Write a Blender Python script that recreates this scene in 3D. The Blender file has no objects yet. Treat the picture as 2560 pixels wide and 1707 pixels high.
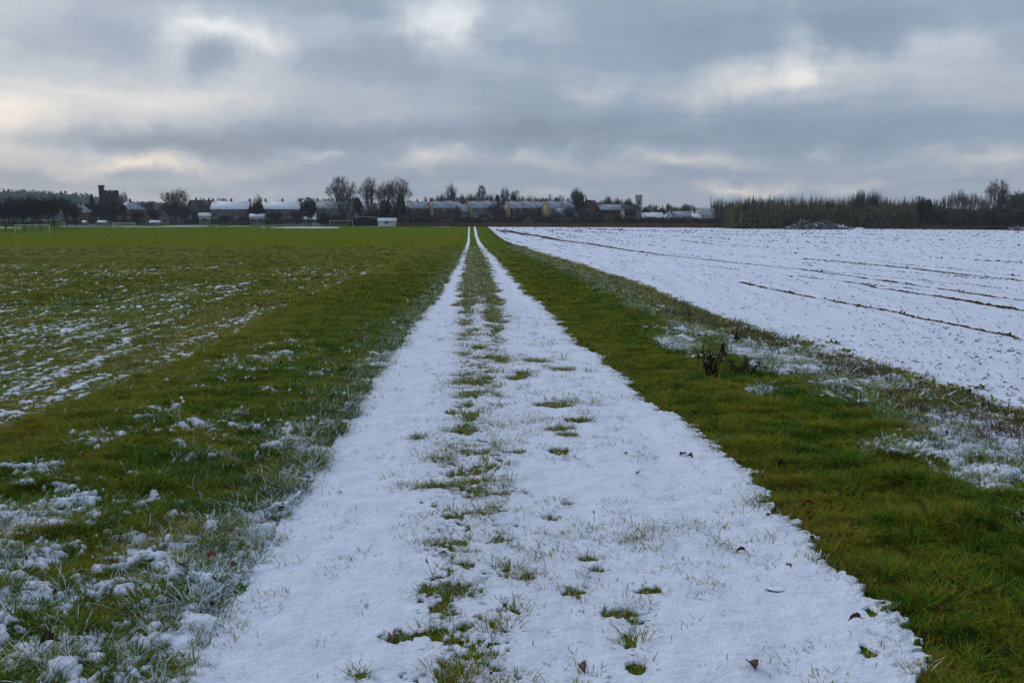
import bpy, math, random
import numpy as np
from mathutils import Vector

# ------------------------------------------------------------------ camera, sky, sun, exposure
sc = bpy.context.scene
COL = sc.collection
F, CX, CY, HOR = 2489.0, 1280.0, 853.5, 548.0      # photograph 2560x1707, 35 mm on 36 mm
PITCH = math.atan((CY - HOR) / F)
EYE = 1.55
HAZE = .00016
cam_d = bpy.data.cameras.new('camera'); cam = bpy.data.objects.new('camera', cam_d); COL.objects.link(cam)
cam_d.sensor_width = 36; cam_d.lens = 35; cam_d.clip_start = .05; cam_d.clip_end = 9000
cam.location = (0, 0, 0); cam.rotation_euler = (math.pi/2 - PITCH, 0, 0)
sc.camera = cam
sc.render.resolution_x, sc.render.resolution_y = 1024, 682
sc.view_settings.view_transform = 'Standard'; sc.view_settings.look = 'None'
sc.view_settings.exposure = 0.3; sc.view_settings.gamma = 1

def ray(px, py):
    u = -(py - CY)/F; dx = (px - CX)/F
    Y = math.cos(PITCH) + math.sin(PITCH)*u
    return dx/Y, (-math.sin(PITCH) + math.cos(PITCH)*u)/Y
def row_of(s):                                       # slope z/y -> photograph row
    u = (np.sin(PITCH) + s*np.cos(PITCH))/(np.cos(PITCH) - s*np.sin(PITCH))
    return CY - u*F

SUN_EL, SUN_AZ = math.radians(26), math.radians(-40)  # azimuth from +Y towards +X
w = bpy.data.worlds.new('World'); sc.world = w; w.use_nodes = True
NT = w.node_tree; N = NT.nodes; Lk = NT.links; N.clear()
def nd(t, **kw):
    n = N.new(t)
    for k, v in kw.items(): setattr(n, k, v)
    return n
def mth(op, a, b=None, c=None, clamp=False):
    n = nd('ShaderNodeMath', operation=op, use_clamp=clamp)
    for i, v in enumerate((a, b, c)):
        if v is None: continue
        if isinstance(v, (int, float)): n.inputs[i].default_value = v
        else: Lk.new(v, n.inputs[i])
    return n.outputs[0]
def vmt(op, a, b=None):
    n = nd('ShaderNodeVectorMath', operation=op)
    for i, v in enumerate((a, b)):
        if v is None: continue
        if isinstance(v, tuple): n.inputs[i].default_value = v
        else: Lk.new(v, n.inputs[i])
    return n.outputs['Value'] if op == 'DOT_PRODUCT' else n.outputs[0]
out = nd('ShaderNodeOutputWorld'); bg = nd('ShaderNodeBackground'); bg.inputs[1].default_value = 0.1
Lk.new(bg.outputs[0], out.inputs[0])
tc = nd('ShaderNodeTexCoord')
sep = nd('ShaderNodeSeparateXYZ'); Lk.new(tc.outputs['Generated'], sep.inputs[0])
az = mth('ARCTAN2', sep.outputs[0], sep.outputs[1]); el = mth('ARCSINE', sep.outputs[2])
q0 = nd('ShaderNodeCombineXYZ'); Lk.new(az, q0.inputs[0]); Lk.new(el, q0.inputs[1])
# cloud-deck coordinates: flatten towards the horizon
elp = mth('ADD', mth('MAXIMUM', el, 0.0), 0.10)
dk = nd('ShaderNodeCombineXYZ'); Lk.new(mth('DIVIDE', az, elp), dk.inputs[0])
Lk.new(mth('MULTIPLY', mth('LOGARITHM', elp, 2.718), 6.0), dk.inputs[1])
def noise(vec, scale, detail=5, rough=.5, dist=0.0):
    n = nd('ShaderNodeTexNoise'); n.inputs['Scale'].default_value = scale; n.inputs['Detail'].default_value = detail
    n.inputs['Roughness'].default_value = rough; n.inputs['Distortion'].default_value = dist
    Lk.new(vec, n.inputs['Vector']); return n
wn = noise(q0.outputs[0], 11, 7, .62)
wv = vmt('MULTIPLY', vmt('SUBTRACT', wn.outputs['Color'], (.5, .5, .5)), (.13, .065, 0))
q = vmt('ADD', q0.outputs[0], wv)
BL = [ # photograph px, py, sx, sy, amp
 (520,44,75,26,.50),(690,118,85,38,.46),(600,80,70,26,.25),(430,105,45,35,.30),(1090,35,75,45,.40),(1120,85,55,40,.28),
 (30,110,130,110,.16),(0,315,110,50,.30),(160,255,260,55,.26),(520,215,190,50,.22),(330,420,120,15,.42),(440,405,80,14,.2),
 (290,385,120,14,.12),(600,388,90,16,.16),(815,388,45,11,.26),(1085,392,70,15,.28),(1340,392,75,17,.3),(1600,390,55,15,.24),
 (1680,408,50,12,.2),(1850,462,95,12,.42),(2110,462,70,11,.25),(1900,210,170,34,.36),(1980,130,50,55,.24),(1975,180,80,35,.18),
 (1480,228,60,22,.2),(2380,78,60,35,.28),(2240,165,140,32,.18),(2500,400,110,18,.24),(2065,390,30,11,.22),(1795,392,70,14,.2),
 (1330,40,70,35,.22),(1020,250,350,60,.06),(2300,230,300,60,.10),(900,20,90,20,-.12),
 (560,125,75,42,-.26),(230,120,140,60,-.12),(430,352,230,24,-.26),(900,345,260,26,-.18),(1500,335,350,35,-.16),
 (2150,335,350,45,-.14),(60,430,130,16,-.16),(1700,80,200,60,-.12),(2150,110,120,60,-.14),(930,170,140,50,-.10),(1330,250,120,50,-.10),
 (1320,340,60,40,-.08),(2450,30,120,30,-.10),(1500,455,200,14,-.06),(900,440,260,14,-.05)]
acc = None
for (bx, by, sx, sy, amp) in BL:
    X, Z = ray(bx, by); a_, e_ = math.atan(X), math.atan(Z*math.cos(math.atan(X)))
    d = vmt('SUBTRACT', q, (a_, e_, 0))
    d = vmt('MULTIPLY', d, (F/sx*.8, F/sy*.8, 0))
    amp *= 1.3 if amp < 0 else .88
    g = mth('POWER', 0.3679, vmt('DOT_PRODUCT', d, d))
    acc = mth('MULTIPLY_ADD', g, amp, acc if acc is not None else 0.32)
n1 = noise(dk.outputs[0], 1.1, 7, .56, .3)
n2 = noise(q0.outputs[0], 26, 6, .6)
acc = mth('MULTIPLY_ADD', mth('SUBTRACT', n1.outputs[0], .5), .50, acc)
acc = mth('MULTIPLY_ADD', mth('SUBTRACT', n2.outputs[0], .5), .22, acc)
ramp = nd('ShaderNodeValToRGB'); Lk.new(acc, ramp.inputs[0])
cr = ramp.color_ramp; cr.elements[0].position = 0.0; cr.elements[0].color = (.162, .212, .290, 1)
cr.elements[1].position = 1.0; cr.elements[1].color = (.74, .79, .82, 1)
for p, c in ((.28, (.240, .298, .385, 1)), (.5, (.365, .418, .488, 1)), (.75, (.56, .60, .635, 1))):
    e = cr.elements.new(p); e.color = c
# warm tint low in the sky where it is bright
lowf = mth('SUBTRACT', 1.0, mth('DIVIDE', el, .20), clamp=True)
brf = mth('MULTIPLY', mth('SUBTRACT', acc, .25, clamp=True), 1.6, clamp=True)
warm = nd('ShaderNodeMix', data_type='RGBA', blend_type='MULTIPLY')
Lk.new(mth('MULTIPLY', mth('MULTIPLY', lowf, 1.3, clamp=True), brf), warm.inputs[0]); Lk.new(ramp.outputs[0], warm.inputs[6])
warm.inputs[7].default_value = (1.24, 1.0, .80, 1)
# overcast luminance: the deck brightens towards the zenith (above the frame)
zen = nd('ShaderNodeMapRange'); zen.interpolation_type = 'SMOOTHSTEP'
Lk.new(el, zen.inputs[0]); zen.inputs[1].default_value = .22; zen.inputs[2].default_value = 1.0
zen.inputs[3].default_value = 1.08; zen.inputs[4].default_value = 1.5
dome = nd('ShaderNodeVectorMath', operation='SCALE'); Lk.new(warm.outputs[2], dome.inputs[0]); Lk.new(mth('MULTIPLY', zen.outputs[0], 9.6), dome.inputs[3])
sky = nd('ShaderNodeTexSky', sky_type='NISHITA'); sky.sun_disc = False; sky.sun_elevation = SUN_EL; sky.sun_rotation = SUN_AZ
sky.air_density = 1.0; sky.dust_density = 2.0
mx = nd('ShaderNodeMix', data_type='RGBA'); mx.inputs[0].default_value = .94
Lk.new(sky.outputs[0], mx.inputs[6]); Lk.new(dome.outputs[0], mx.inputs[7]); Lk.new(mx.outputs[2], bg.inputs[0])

sun_d = bpy.data.lights.new('sun', 'SUN'); sun = bpy.data.objects.new('sun', sun_d); COL.objects.link(sun)
sun_d.energy = 1.0; sun_d.angle = math.radians(20); sun_d.color = (1, .93, .84)
sdir = Vector((math.sin(SUN_AZ)*math.cos(SUN_EL), math.cos(SUN_AZ)*math.cos(SUN_EL), math.sin(SUN_EL)))
sun.rotation_euler = sdir.to_track_quat('Z', 'Y').to_euler(); sun.location = (-60, 80, 60)

# ------------------------------------------------------------------ numpy noise
def _h(ix, iy, seed):
    h = (ix.astype(np.int64)*374761393 + iy.astype(np.int64)*668265263 + seed*1274126177) & 0xFFFFFFFF
    h = ((h ^ (h >> 13))*1274126177) & 0xFFFFFFFF
    return (h ^ (h >> 16)) & 0xFFFF
def pn(x, y, seed=0):
    ix = np.floor(x); iy = np.floor(y); fx = x-ix; fy = y-iy
    ux = fx*fx*fx*(fx*(fx*6-15)+10); uy = fy*fy*fy*(fy*(fy*6-15)+10)
    r = 0
    for a in (0, 1):
        for b in (0, 1):
            ang = _h(ix+a, iy+b, seed)*(2*np.pi/65536)
            d = np.cos(ang)*(fx-a) + np.sin(ang)*(fy-b)
            r = r + d*(ux if a else 1-ux)*(uy if b else 1-uy)
    return r*1.4
def fbm(x, y, seed=0, o=3, g=.5):
    r = 0; a = 1; s = 0
    for i in range(o):
        r = r + a*pn(x*2**i+17.3*i, y*2**i-9.1*i, seed+i); s += a; a *= g
    return r/s
def sst(a, b, v):
    t = np.clip((v-a)/(b-a), 0, 1); return t*t*(3-2*t)

# ------------------------------------------------------------------ terrain profile and boundaries (world metres)
PY = np.array([-70, 0, 3.4, 5.7, 9, 13, 21, 30, 43, 74, 110, 160, 204, 260, 320, 357, 384, 402, 430, 900, 3000.])
PZ = np.array([-1.5, -1.53, -1.56, -1.565, -1.62, -1.73, -1.90, -2.06, -2.27, -2.78, -3.35, -3.98, -4.25, -3.85, -3.0, -2.68, -2.5, -1.2, -.95, -1.2, -1.5])
_yy = np.concatenate([np.linspace(-70, 100, 1701), np.linspace(100.5, 3000, 5800)])
_zz = np.interp(_yy, PY, PZ)
def _smooth(z, k):
    ker = np.hanning(k); ker /= ker.sum(); zp = np.pad(z, k//2, mode='edge'); return np.convolve(zp, ker, 'valid')[:len(z)]
_za = _smooth(_zz[:1701], 61); _zb = _smooth(_zz[1701:], 61)
_zz = np.concatenate([_za, _zb])
def prof(y): return np.interp(y, _yy, _zz)
_vy = np.concatenate([np.linspace(1.2, 60, 3000), np.linspace(60.1, 420, 3600)])
_vrow = row_of(prof(_vy)/_vy); _vrow = np.minimum.accumulate(_vrow)
def y_of_row(py): return np.interp(-py, -_vrow, _vy)
def gpt(px, py):
    Y = float(y_of_row(py)); return ray(px, py)[0]*Y, Y
K = 2560/2352
def bline(pts):
    a = [gpt(x*K, y*K) for x, y in pts]; a.sort(key=lambda p: p[1])
    return np.array([p[1] for p in a]), np.array([p[0] for p in a])
lL = bline([(440,1568),(540,1400),(600,1290),(660,1180),(720,1090),(775,1010),(830,930),(870,870),(925,790),(960,740),(1000,680),(1025,640),(1048,605),(1062,580),(1073,556),(1076,521)])
lR = bline([(2110,1568),(2010,1410),(1870,1290),(1700,1120),(1590,985),(1480,910),(1410,860),(1350,810),(1303,760),(1253,710),(1203,660),(1168,625),(1137,590),(1103,556),(1092,521)])
l0 = bline([(0,990),(400,842),(650,712),(900,606),(1000,562),(1045,540),(1066,524)])
l3 = bline([(2352,975),(2250,925),(2100,880),(1950,835),(1850,800),(1700,755),(1570,705),(1420,640),(1300,600),(1200,566),(1135,535),(1118,521)])
def jit(y, seed, big=.09, small=.045):
    f = np.clip(y/3, .6, 6)
    return big*fbm(y*.9, y*0+3.3, seed, 2)*f**.3 + small*fbm(y*4.2, y*0+1.7, seed+5, 3, .7)
def ext(l, y, x0=None):
    yy, xx = l
    r = np.interp(y, yy, xx)
    s = (xx[1]-xx[0])/(yy[1]-yy[0]); s = 0.0
    return np.where(y < yy[0], xx[0] + (y-yy[0])*s, r)
def B1(y): return ext(lL, y) + jit(y, 11, .05, .03)
def B2(y): return ext(lR, y) + jit(y, 21, .15, .10) + .13*fbm(y*6.5, y*0+.7, 27, 3, .8)*np.clip(1.3-y/40, .2, 1)
def B0(y): return ext(l0, y) + jit(y, 31, .10, .03)
def B3(y): return ext(l3, y) + jit(y, 41, .14, .12)

# bare patches on the track  (photograph px, py, radius px x, radius px y)
SPOTS = [(1135,1482,85,22),(1110,1530,38,30),(1085,1592,66,13),(1000,1600,40,9),(1160,1418,32,11),(1310,1447,34,10),(1437,1485,28,12),
 (1120,1690,42,30),(1620,1482,42,8),(1500,1430,32,8),(1186,958,60,7),(1290,948,38,6),(1215,948,30,5),(1308,938,30,9),(1400,925,35,5),
 (1180,988,38,11),(1175,1015,16,9),(1176,1045,27,14),(1165,1078,30,18),(1130,1035,20,8),(1420,1090,26,8),(1400,1075,55,7),(1390,1015,60,9),
 (1445,1055,40,8),(1046,1097,16,6),(1150,1190,50,8),(1180,1210,50,10),(1400,1133,36,8),(1420,1267,18,6),(1378,1302,30,9),(1130,1298,40,7),
 (1140,1360,32,7),(1230,895,48,7),(1345,905,40,5),(1200,868,24,7),(1250,900,30,6),(1550,1540,60,8),(1585,1560,24,12),(1575,1610,20,28),(1590,1680,30,16),
 (1470,1400,30,6),(1250,1355,40,5),(1100,1220,60,8),(1290,1135,50,6),(900,1690,30,8),(2170,1640,26,14),(2180,1540,20,6),(905,1690,22,9)]
_sp = []
for (a, b, rx, ry) in SPOTS:
    X, Y = gpt(a, b); Y2 = float(y_of_row(b-ry)); _sp.append((X, Y, rx/F*Y, max(.05, (Y2-Y))))
# furrows where the soil shows through the field's snow
FUR = [([(1860,706),(2000,735),(2230,776),(2330,798),(2400,812),(2560,842)], .045, .9),
       ([(2230,722),(2330,737),(2450,755),(2560,775)], .06, 1.0),
       ([(1250,575),(1350,590),(1480,610),(1660,637),(1830,655),(2000,672),(2230,703),(2400,728),(2560,750)], .05, .72),
       ([(2010,646),(2100,653),(2270,669),(2400,684),(2560,700)], .07, .95),
       ([(1990,690),(2100,700),(2230,722)], .03, .6),
       ([(1370,578),(1600,608),(1800,632),(2000,650)], .05, .4),
       ([(2200,655),(2400,672),(2560,690)], .05, .5),
       ([(2450,650),(2560,656)], .08, .9),
       ([(1700,600),(1800,611),(1830,612),(2100,628),(2560,640)], .08, .45),
       ([(1350,572),(1700,590),(2100,607),(2560,620)], .10, .4),
       ([(1400,570),(1900,588),(2560,603)], .13, .42),
       ([(1500,572),(2000,583),(2560,591)], .16, .42)]
_fur = []
for pts, wd, st in FUR:
    a = sorted([gpt(x, y) for x, y in pts], key=lambda p: p[1])
    _fur.append((np.array([p[1] for p in a]), np.array([p[0] for p in a]), wd, st))

def ground_eval(x, y):
    """height, snow cover, grass tone, soil tint for arrays x, y"""
    n = len(x); z = prof(y); snow = np.zeros(n); tone = np.zeros(n); soil = np.zeros(n); thin = np.zeros(n)
    b0, b1, b2, b3 = B0(y), B1(y), B2(y), B3(y)
    # macro relief, continuous everywhere
    z = z + .05*np.exp(-((x-(b0+b1)*.5)/1.0)**2) + .09*np.exp(-((x-(b2*.45+b3*.55))/.9)**2)
    z = z + (.035*fbm(x/1.1, y/1.4, 3, 2)+.022*fbm(x/.33, y/.36, 4, 2))*np.clip((np.abs(x-(b1+b2)/2)-(b2-b1)*.5)*2, .15, 1)
    far = sst(12, 60, y)
    reg = np.where(x < b0, 0, np.where(x < b1, 1, np.where(x <= b2, 2, np.where(x <= b3, 3, 4))))
    # ---- grass field
    m = reg == 0
    if m.any():
        X, Y, bb = x[m], y[m], b0[m]; d = bb-X
        st = fbm((X-bb*.9)/.26, Y/4.2, 51, 2, .5); fi = fbm(X/.10, Y/.16, 55, 3, .65); lo = fbm(X/3.5, Y/9, 58, 2)
        bias = np.interp(Y, [0, 8, 14, 20, 32, 50, 75, 300, 318, 400], [-.08, -.06, -.05, -.05, -.08, -.13, -.38, -.75, -.10, -.02])
        bias = bias + .13*np.exp(-((d-.25)/.16)**2)*sst(75, 40, Y) + .10*sst(300, 330, Y)*fbm(X/60, Y/4, 59, 2)
        v = st*.40 + fi*.62 + lo*.22 + np.where(Y > 290, 0, bias)
        v = np.where(Y > 290, .9*fbm(X/45, Y/11, 57, 3) + .25*fi + bias - .12, v)
        s = np.maximum(sst(.05, .20, v), (.30+.12*fbm(X/30, Y/10, 63, 2))*sst(262, 325, Y))
        z[m] += .010*fi + s*(.016+.012*fi+.030*sst(12, 35, Y)) + .010*st
        snow[m] = s; tone[m] = .58 + .35*fbm(X/2.2, Y/7, 61, 2) + (.22+.65*sst(45, 120, Y))*fi + .12*np.exp(-(d/1.5)**2) - .12*sst(200, 330, Y)
    m = reg == 1
    if m.any():
        X, Y = x[m], y[m]; v = (X-b0[m])/(b1[m]-b0[m]); e = b1[m]-X
        pa = fbm(X/.42+1.3, Y/.34, 71, 3, .6); fi = fbm(X/.07, Y/.07, 75, 3, .6); lo = fbm(X/2.0, Y/2.6, 78, 2)
        bias = np.interp(Y, [0, 3, 4.5, 6.5, 9, 13, 20, 35, 60], [.08, .06, .0, -.08, -.12, -.19, -.28, -.38, -.6])
        edge = np.exp(-(e/np.interp(Y, [3, 12, 30], [.24, .15, .08]))**1.5)
        bias = bias - .16*np.exp(-(v/.20)**2) + edge*np.interp(Y, [3, 15, 40], [.30, .28, .2])
        t = pa*.50 + lo*.30 + fi*.46 + bias - .02
        s = sst(.0, .16, t)
        lump = fbm(X/.045, Y/.045, 81, 2)
        z[m] += .045*fbm(X/.22, Y/.22, 83, 2) + s*(.034+.014*lump)*(1-.55*edge) + .02*pa
        z[m] = z[m] + .0*v
        soil[m] = .30*sst(60, 25, Y)
        snow[m] = s
        tone[m] = .42 + .33*np.exp(-(v/.26)**2) + .75*fbm(X/.5, Y/.7, 87, 3) - .20*edge + .1*sst(25, 60, Y)
    m = reg == 2
    if m.any():
        X, Y = x[m], y[m]; u = (X-b1[m])/(b2[m]-b1[m]); e = np.minimum(X-b1[m], b2[m]-X)
        big0 = fbm(X/.8, Y/2.5, 90, 2)
        cb = np.exp(-(np.abs(u-np.interp(Y, [3, 9, 14], [.38, .38, .46]))/np.interp(Y, [3, 10, 20, 60], [.17, .17, .24, .26]))**2.6)
        cb = cb*(1 - sst(11, 14, Y)*sst(50, 32, Y)*.45*np.exp(-((u-.44-.03*big0)/.07)**2))
        big = fbm(X/.24, Y/.26, 91, 3, .65); fi = fbm(X/.05, Y/.06, 95, 3, .65); lo = fbm(X/.8, Y/1.6, 98, 2)
        A = np.interp(Y, [3, 8, 12, 16, 22, 30, 45, 70, 90], [-.35, -.35, -.25, -.10, -.05, .02, .14, .45, .8])
        bare = cb*(.34 + A + .5) - .5 + big*.36 + lo*.20 + fi*.46 - .06
        bare = np.where(Y > 11.5, bare, bare - .02)
        for (sx, sy, rx, ry) in _sp:
            k = (np.abs(X-sx) < 3*rx) & (np.abs(Y-sy) < 3*ry)
            if k.any():
                g = np.exp(-((X[k]-sx)/rx)**2 - ((Y[k]-sy)/ry)**2)
                bare[k] = np.maximum(bare[k], g*.70 - .34 + fi[k]*.62 + big[k]*.30)
        s = 1 - sst(-.03, .08, bare)
        und = fbm(X/.16, Y/.2, 101, 2)
        z[m] += s*(.020 + .004*fi + .013*und) + .010*lo - .004 - s*.012*(np.exp(-((u-.17)/.07)**2)+np.exp(-((u-.83)/.07)**2))
        # crusty right edge: small clods of snow
        er = np.exp(-((b2[m]-X)/.07)**2)
        z[m] += er*(.008 + .018*fbm(X/.035, Y/.035, 103, 2))*s
        s = s*(1-sst(.22, .34, er*.55*fbm(X/.05, Y/.05, 105, 2)+er*.12))
        snow[m] = s; tone[m] = .40 + .5*fbm(X/.4, Y/.5, 107, 2)
        thin[m] = .15 + .6*und + .5*fi + .35*cb
    m = reg == 3
    if m.any():
        X, Y = x[m], y[m]; v = (X-b2[m])/(b3[m]-b2[m]); e = X-b2[m]
        pa = fbm(X/.6, Y/.5, 111, 3, .55); fi = fbm(X/.06, Y/.06, 115, 3, .6); lo = fbm(X/1.6+5, Y/2.4, 118, 2)
        bias = np.interp(v, [0, .25, .42, .6, .8, 1.0], [-.55, -.33, -.15, .0, .04, .0])
        bias = bias + np.interp(Y, [3, 8, 14, 25, 45, 80], [.02, .04, -.02, -.16, -.34, -.6])
        t = pa*.40 + lo*.34 + fi*.44 + bias
        for (px_, py_, rx, ry, am) in ((1690, 878, 50, 18, .8), (1900, 905, 80, 25, .45), (1930, 945, 50, 14, .5), (1900, 1000, 60, 12, .3), (2230, 1150, 110, 30, .35), (2440, 1240, 110, 40, .4)):
            gx, gy = gpt(px_, py_); g = np.exp(-((X-gx)/(rx/F*gy))**2 - ((Y-gy)/(float(y_of_row(py_-ry))-gy))**2)
            t = t + g*am
        s = sst(.0, .15, t)
        lump = fbm(X/.04, Y/.04, 121, 2)
        z[m] += .050*fbm(X/.25, Y/.25, 123, 2)*sst(0, .3, e) + s*(.030+.016*lump) + .02*pa*sst(0, .3, e) - .012*np.exp(-(e/.08)**2)
        snow[m] = s
        tone[m] = .50 + .14*np.exp(-(e/.35)**2) - .14*np.exp(-((v-.5)/.2)**2) + .85*fbm(X/.45, Y/.6, 127, 3) + .22*sst(.6, .85, v)
        soil[m] = .30*sst(60, 25, Y) + .8*sst(.62, .8, v)*sst(-.25, .25, fbm(X/.9, Y/1.2, 129, 2)) + .6*np.exp(-(e/.10)**2)
    m = reg == 4
    if m.any():
        X, Y = x[m], y[m]; e = X-b3[m]
        fi = fbm(X/.055, Y/.06, 131, 2, .6); mid = fbm(X/.35, Y/.5, 135, 2); lo = fbm(X/3, Y/8, 138, 2)
        sp = fi*.8 + mid*.22 + lo*.14
        thr = np.interp(Y, [3, 12, 25, 50, 120], [.30, .30, .31, .33, .36])
        sp = sp + .30*np.exp(-(e/.35)**2) + .42*sst(10, 40, Y)*fbm((X+.055*Y)/(.14+.007*Y), Y/22, 139, 2)
        dark = sst(thr, thr+.10, sp)
        for yy, xx, wd, st in _fur:
            k = (Y > yy[0]-1) & (Y < yy[-1]+2)
            if k.any():
                ww = wd*1.35*(1+Y[k]*Y[k]*.00025) + .01*Y[k]/8
                dd = (X[k]-np.interp(Y[k], yy, xx) + .05*mid[k])/ww
                endf = sst(yy[0]-1, yy[0]+1, Y[k])*sst(yy[-1]+2, yy[-1], Y[k])
                dark[k] = np.maximum(dark[k], endf*sst(.05, .40, np.exp(-dd*dd)*st*1.3 + fi[k]*.30 + .35*fbm(X[k]/.3, Y[k]/2.5, 141, 2) - (1-st)*.25 - .12))
                z[k.nonzero()[0] if False else np.nonzero(m)[0][k]] -= .05*np.exp(-dd*dd*.6)*st
        c = X + .07*Y; ci_ = np.floor(c/3.1); dl = ((c/3.1) % 1 - .5)*3.1 + .06*mid
        ln = np.exp(-(dl/(.04+.0016*Y))**2)*sst(6, 22, Y)*sst(8.8, 10.5, c)
        brk = sst(-.25, .35, fbm(ci_*7.7, Y/24, 151, 2) + .25*fbm(X/.5, Y/3, 153, 2))
        dark = np.maximum(dark, sst(.22, .75, ln*brk*.82 + fi*.22))
        z[m] += .010*mid + .022*dark*sst(.3, .6, fi) + .006*fi
        snow[m] = 1-dark; tone[m] = .9; soil[m] = .95
        thin[m] = .25 + .5*mid + .9*fbm((X+.055*Y)/(.12+.006*Y), Y/14, 143, 2)*sst(6, 30, Y) + .8*fi*sst(60, 15, Y)
    return z, snow, np.clip(tone, 0, 1), np.clip(soil, 0, 1), np.clip(thin, 0, 1)

# ------------------------------------------------------------------ materials
def M(name, col, rough=.8, var=0.0, scale=3.0, col2=None, snowtop=None):
    m = bpy.data.materials.new(name); m.use_nodes = True; nt = m.node_tree
    b = nt.nodes['Principled BSDF']; b.inputs['Roughness'].default_value = rough
    b.inputs['Specular IOR Level'].default_value = .2
    nn = nt.nodes.new('ShaderNodeTexNoise'); nn.inputs['Scale'].default_value = scale; nn.inputs['Detail'].default_value = 4
    tcn = nt.nodes.new('ShaderNodeTexCoord'); nt.links.new(tcn.outputs['Object'], nn.inputs['Vector'])
    r = nt.nodes.new('ShaderNodeValToRGB'); nt.links.new(nn.outputs[0], r.inputs[0])
    c2 = col2 or tuple(c*(1-var) for c in col)
    r.color_ramp.elements[0].position = .35; r.color_ramp.elements[0].color = (*c2, 1)
    r.color_ramp.elements[1].position = .65; r.color_ramp.elements[1].color = (*col, 1)
    src = r.outputs[0]
    if snowtop is not None:          # snow lies on faces that look up
        g = nt.nodes.new('ShaderNodeNewGeometry'); s = nt.nodes.new('ShaderNodeSeparateXYZ'); nt.links.new(g.outputs['Normal'], s.inputs[0])
        a = nt.nodes.new('ShaderNodeMath'); a.operation = 'ADD'; nt.links.new(s.outputs[2], a.inputs[0])
        n3 = nt.nodes.new('ShaderNodeTexNoise'); n3.inputs['Scale'].default_value = snowtop[1]; nt.links.new(tcn.outputs['Object'], n3.inputs['Vector'])
        nt.links.new(n3.outputs[0], a.inputs[1])
        mr = nt.nodes.new('ShaderNodeMapRange'); nt.links.new(a.outputs[0], mr.inputs[0]); mr.inputs[1].default_value = snowtop[0]; mr.inputs[2].default_value = snowtop[0]+.12
        mi = nt.nodes.new('ShaderNodeMix'); mi.data_type = 'RGBA'; nt.links.new(mr.outputs[0], mi.inputs[0]); nt.links.new(src, mi.inputs[6]); mi.inputs[7].default_value = (.70, .75, .87, 1)
        src = mi.outputs[2]
    nt.links.new(src, b.inputs['Base Color'])
    return m

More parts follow.
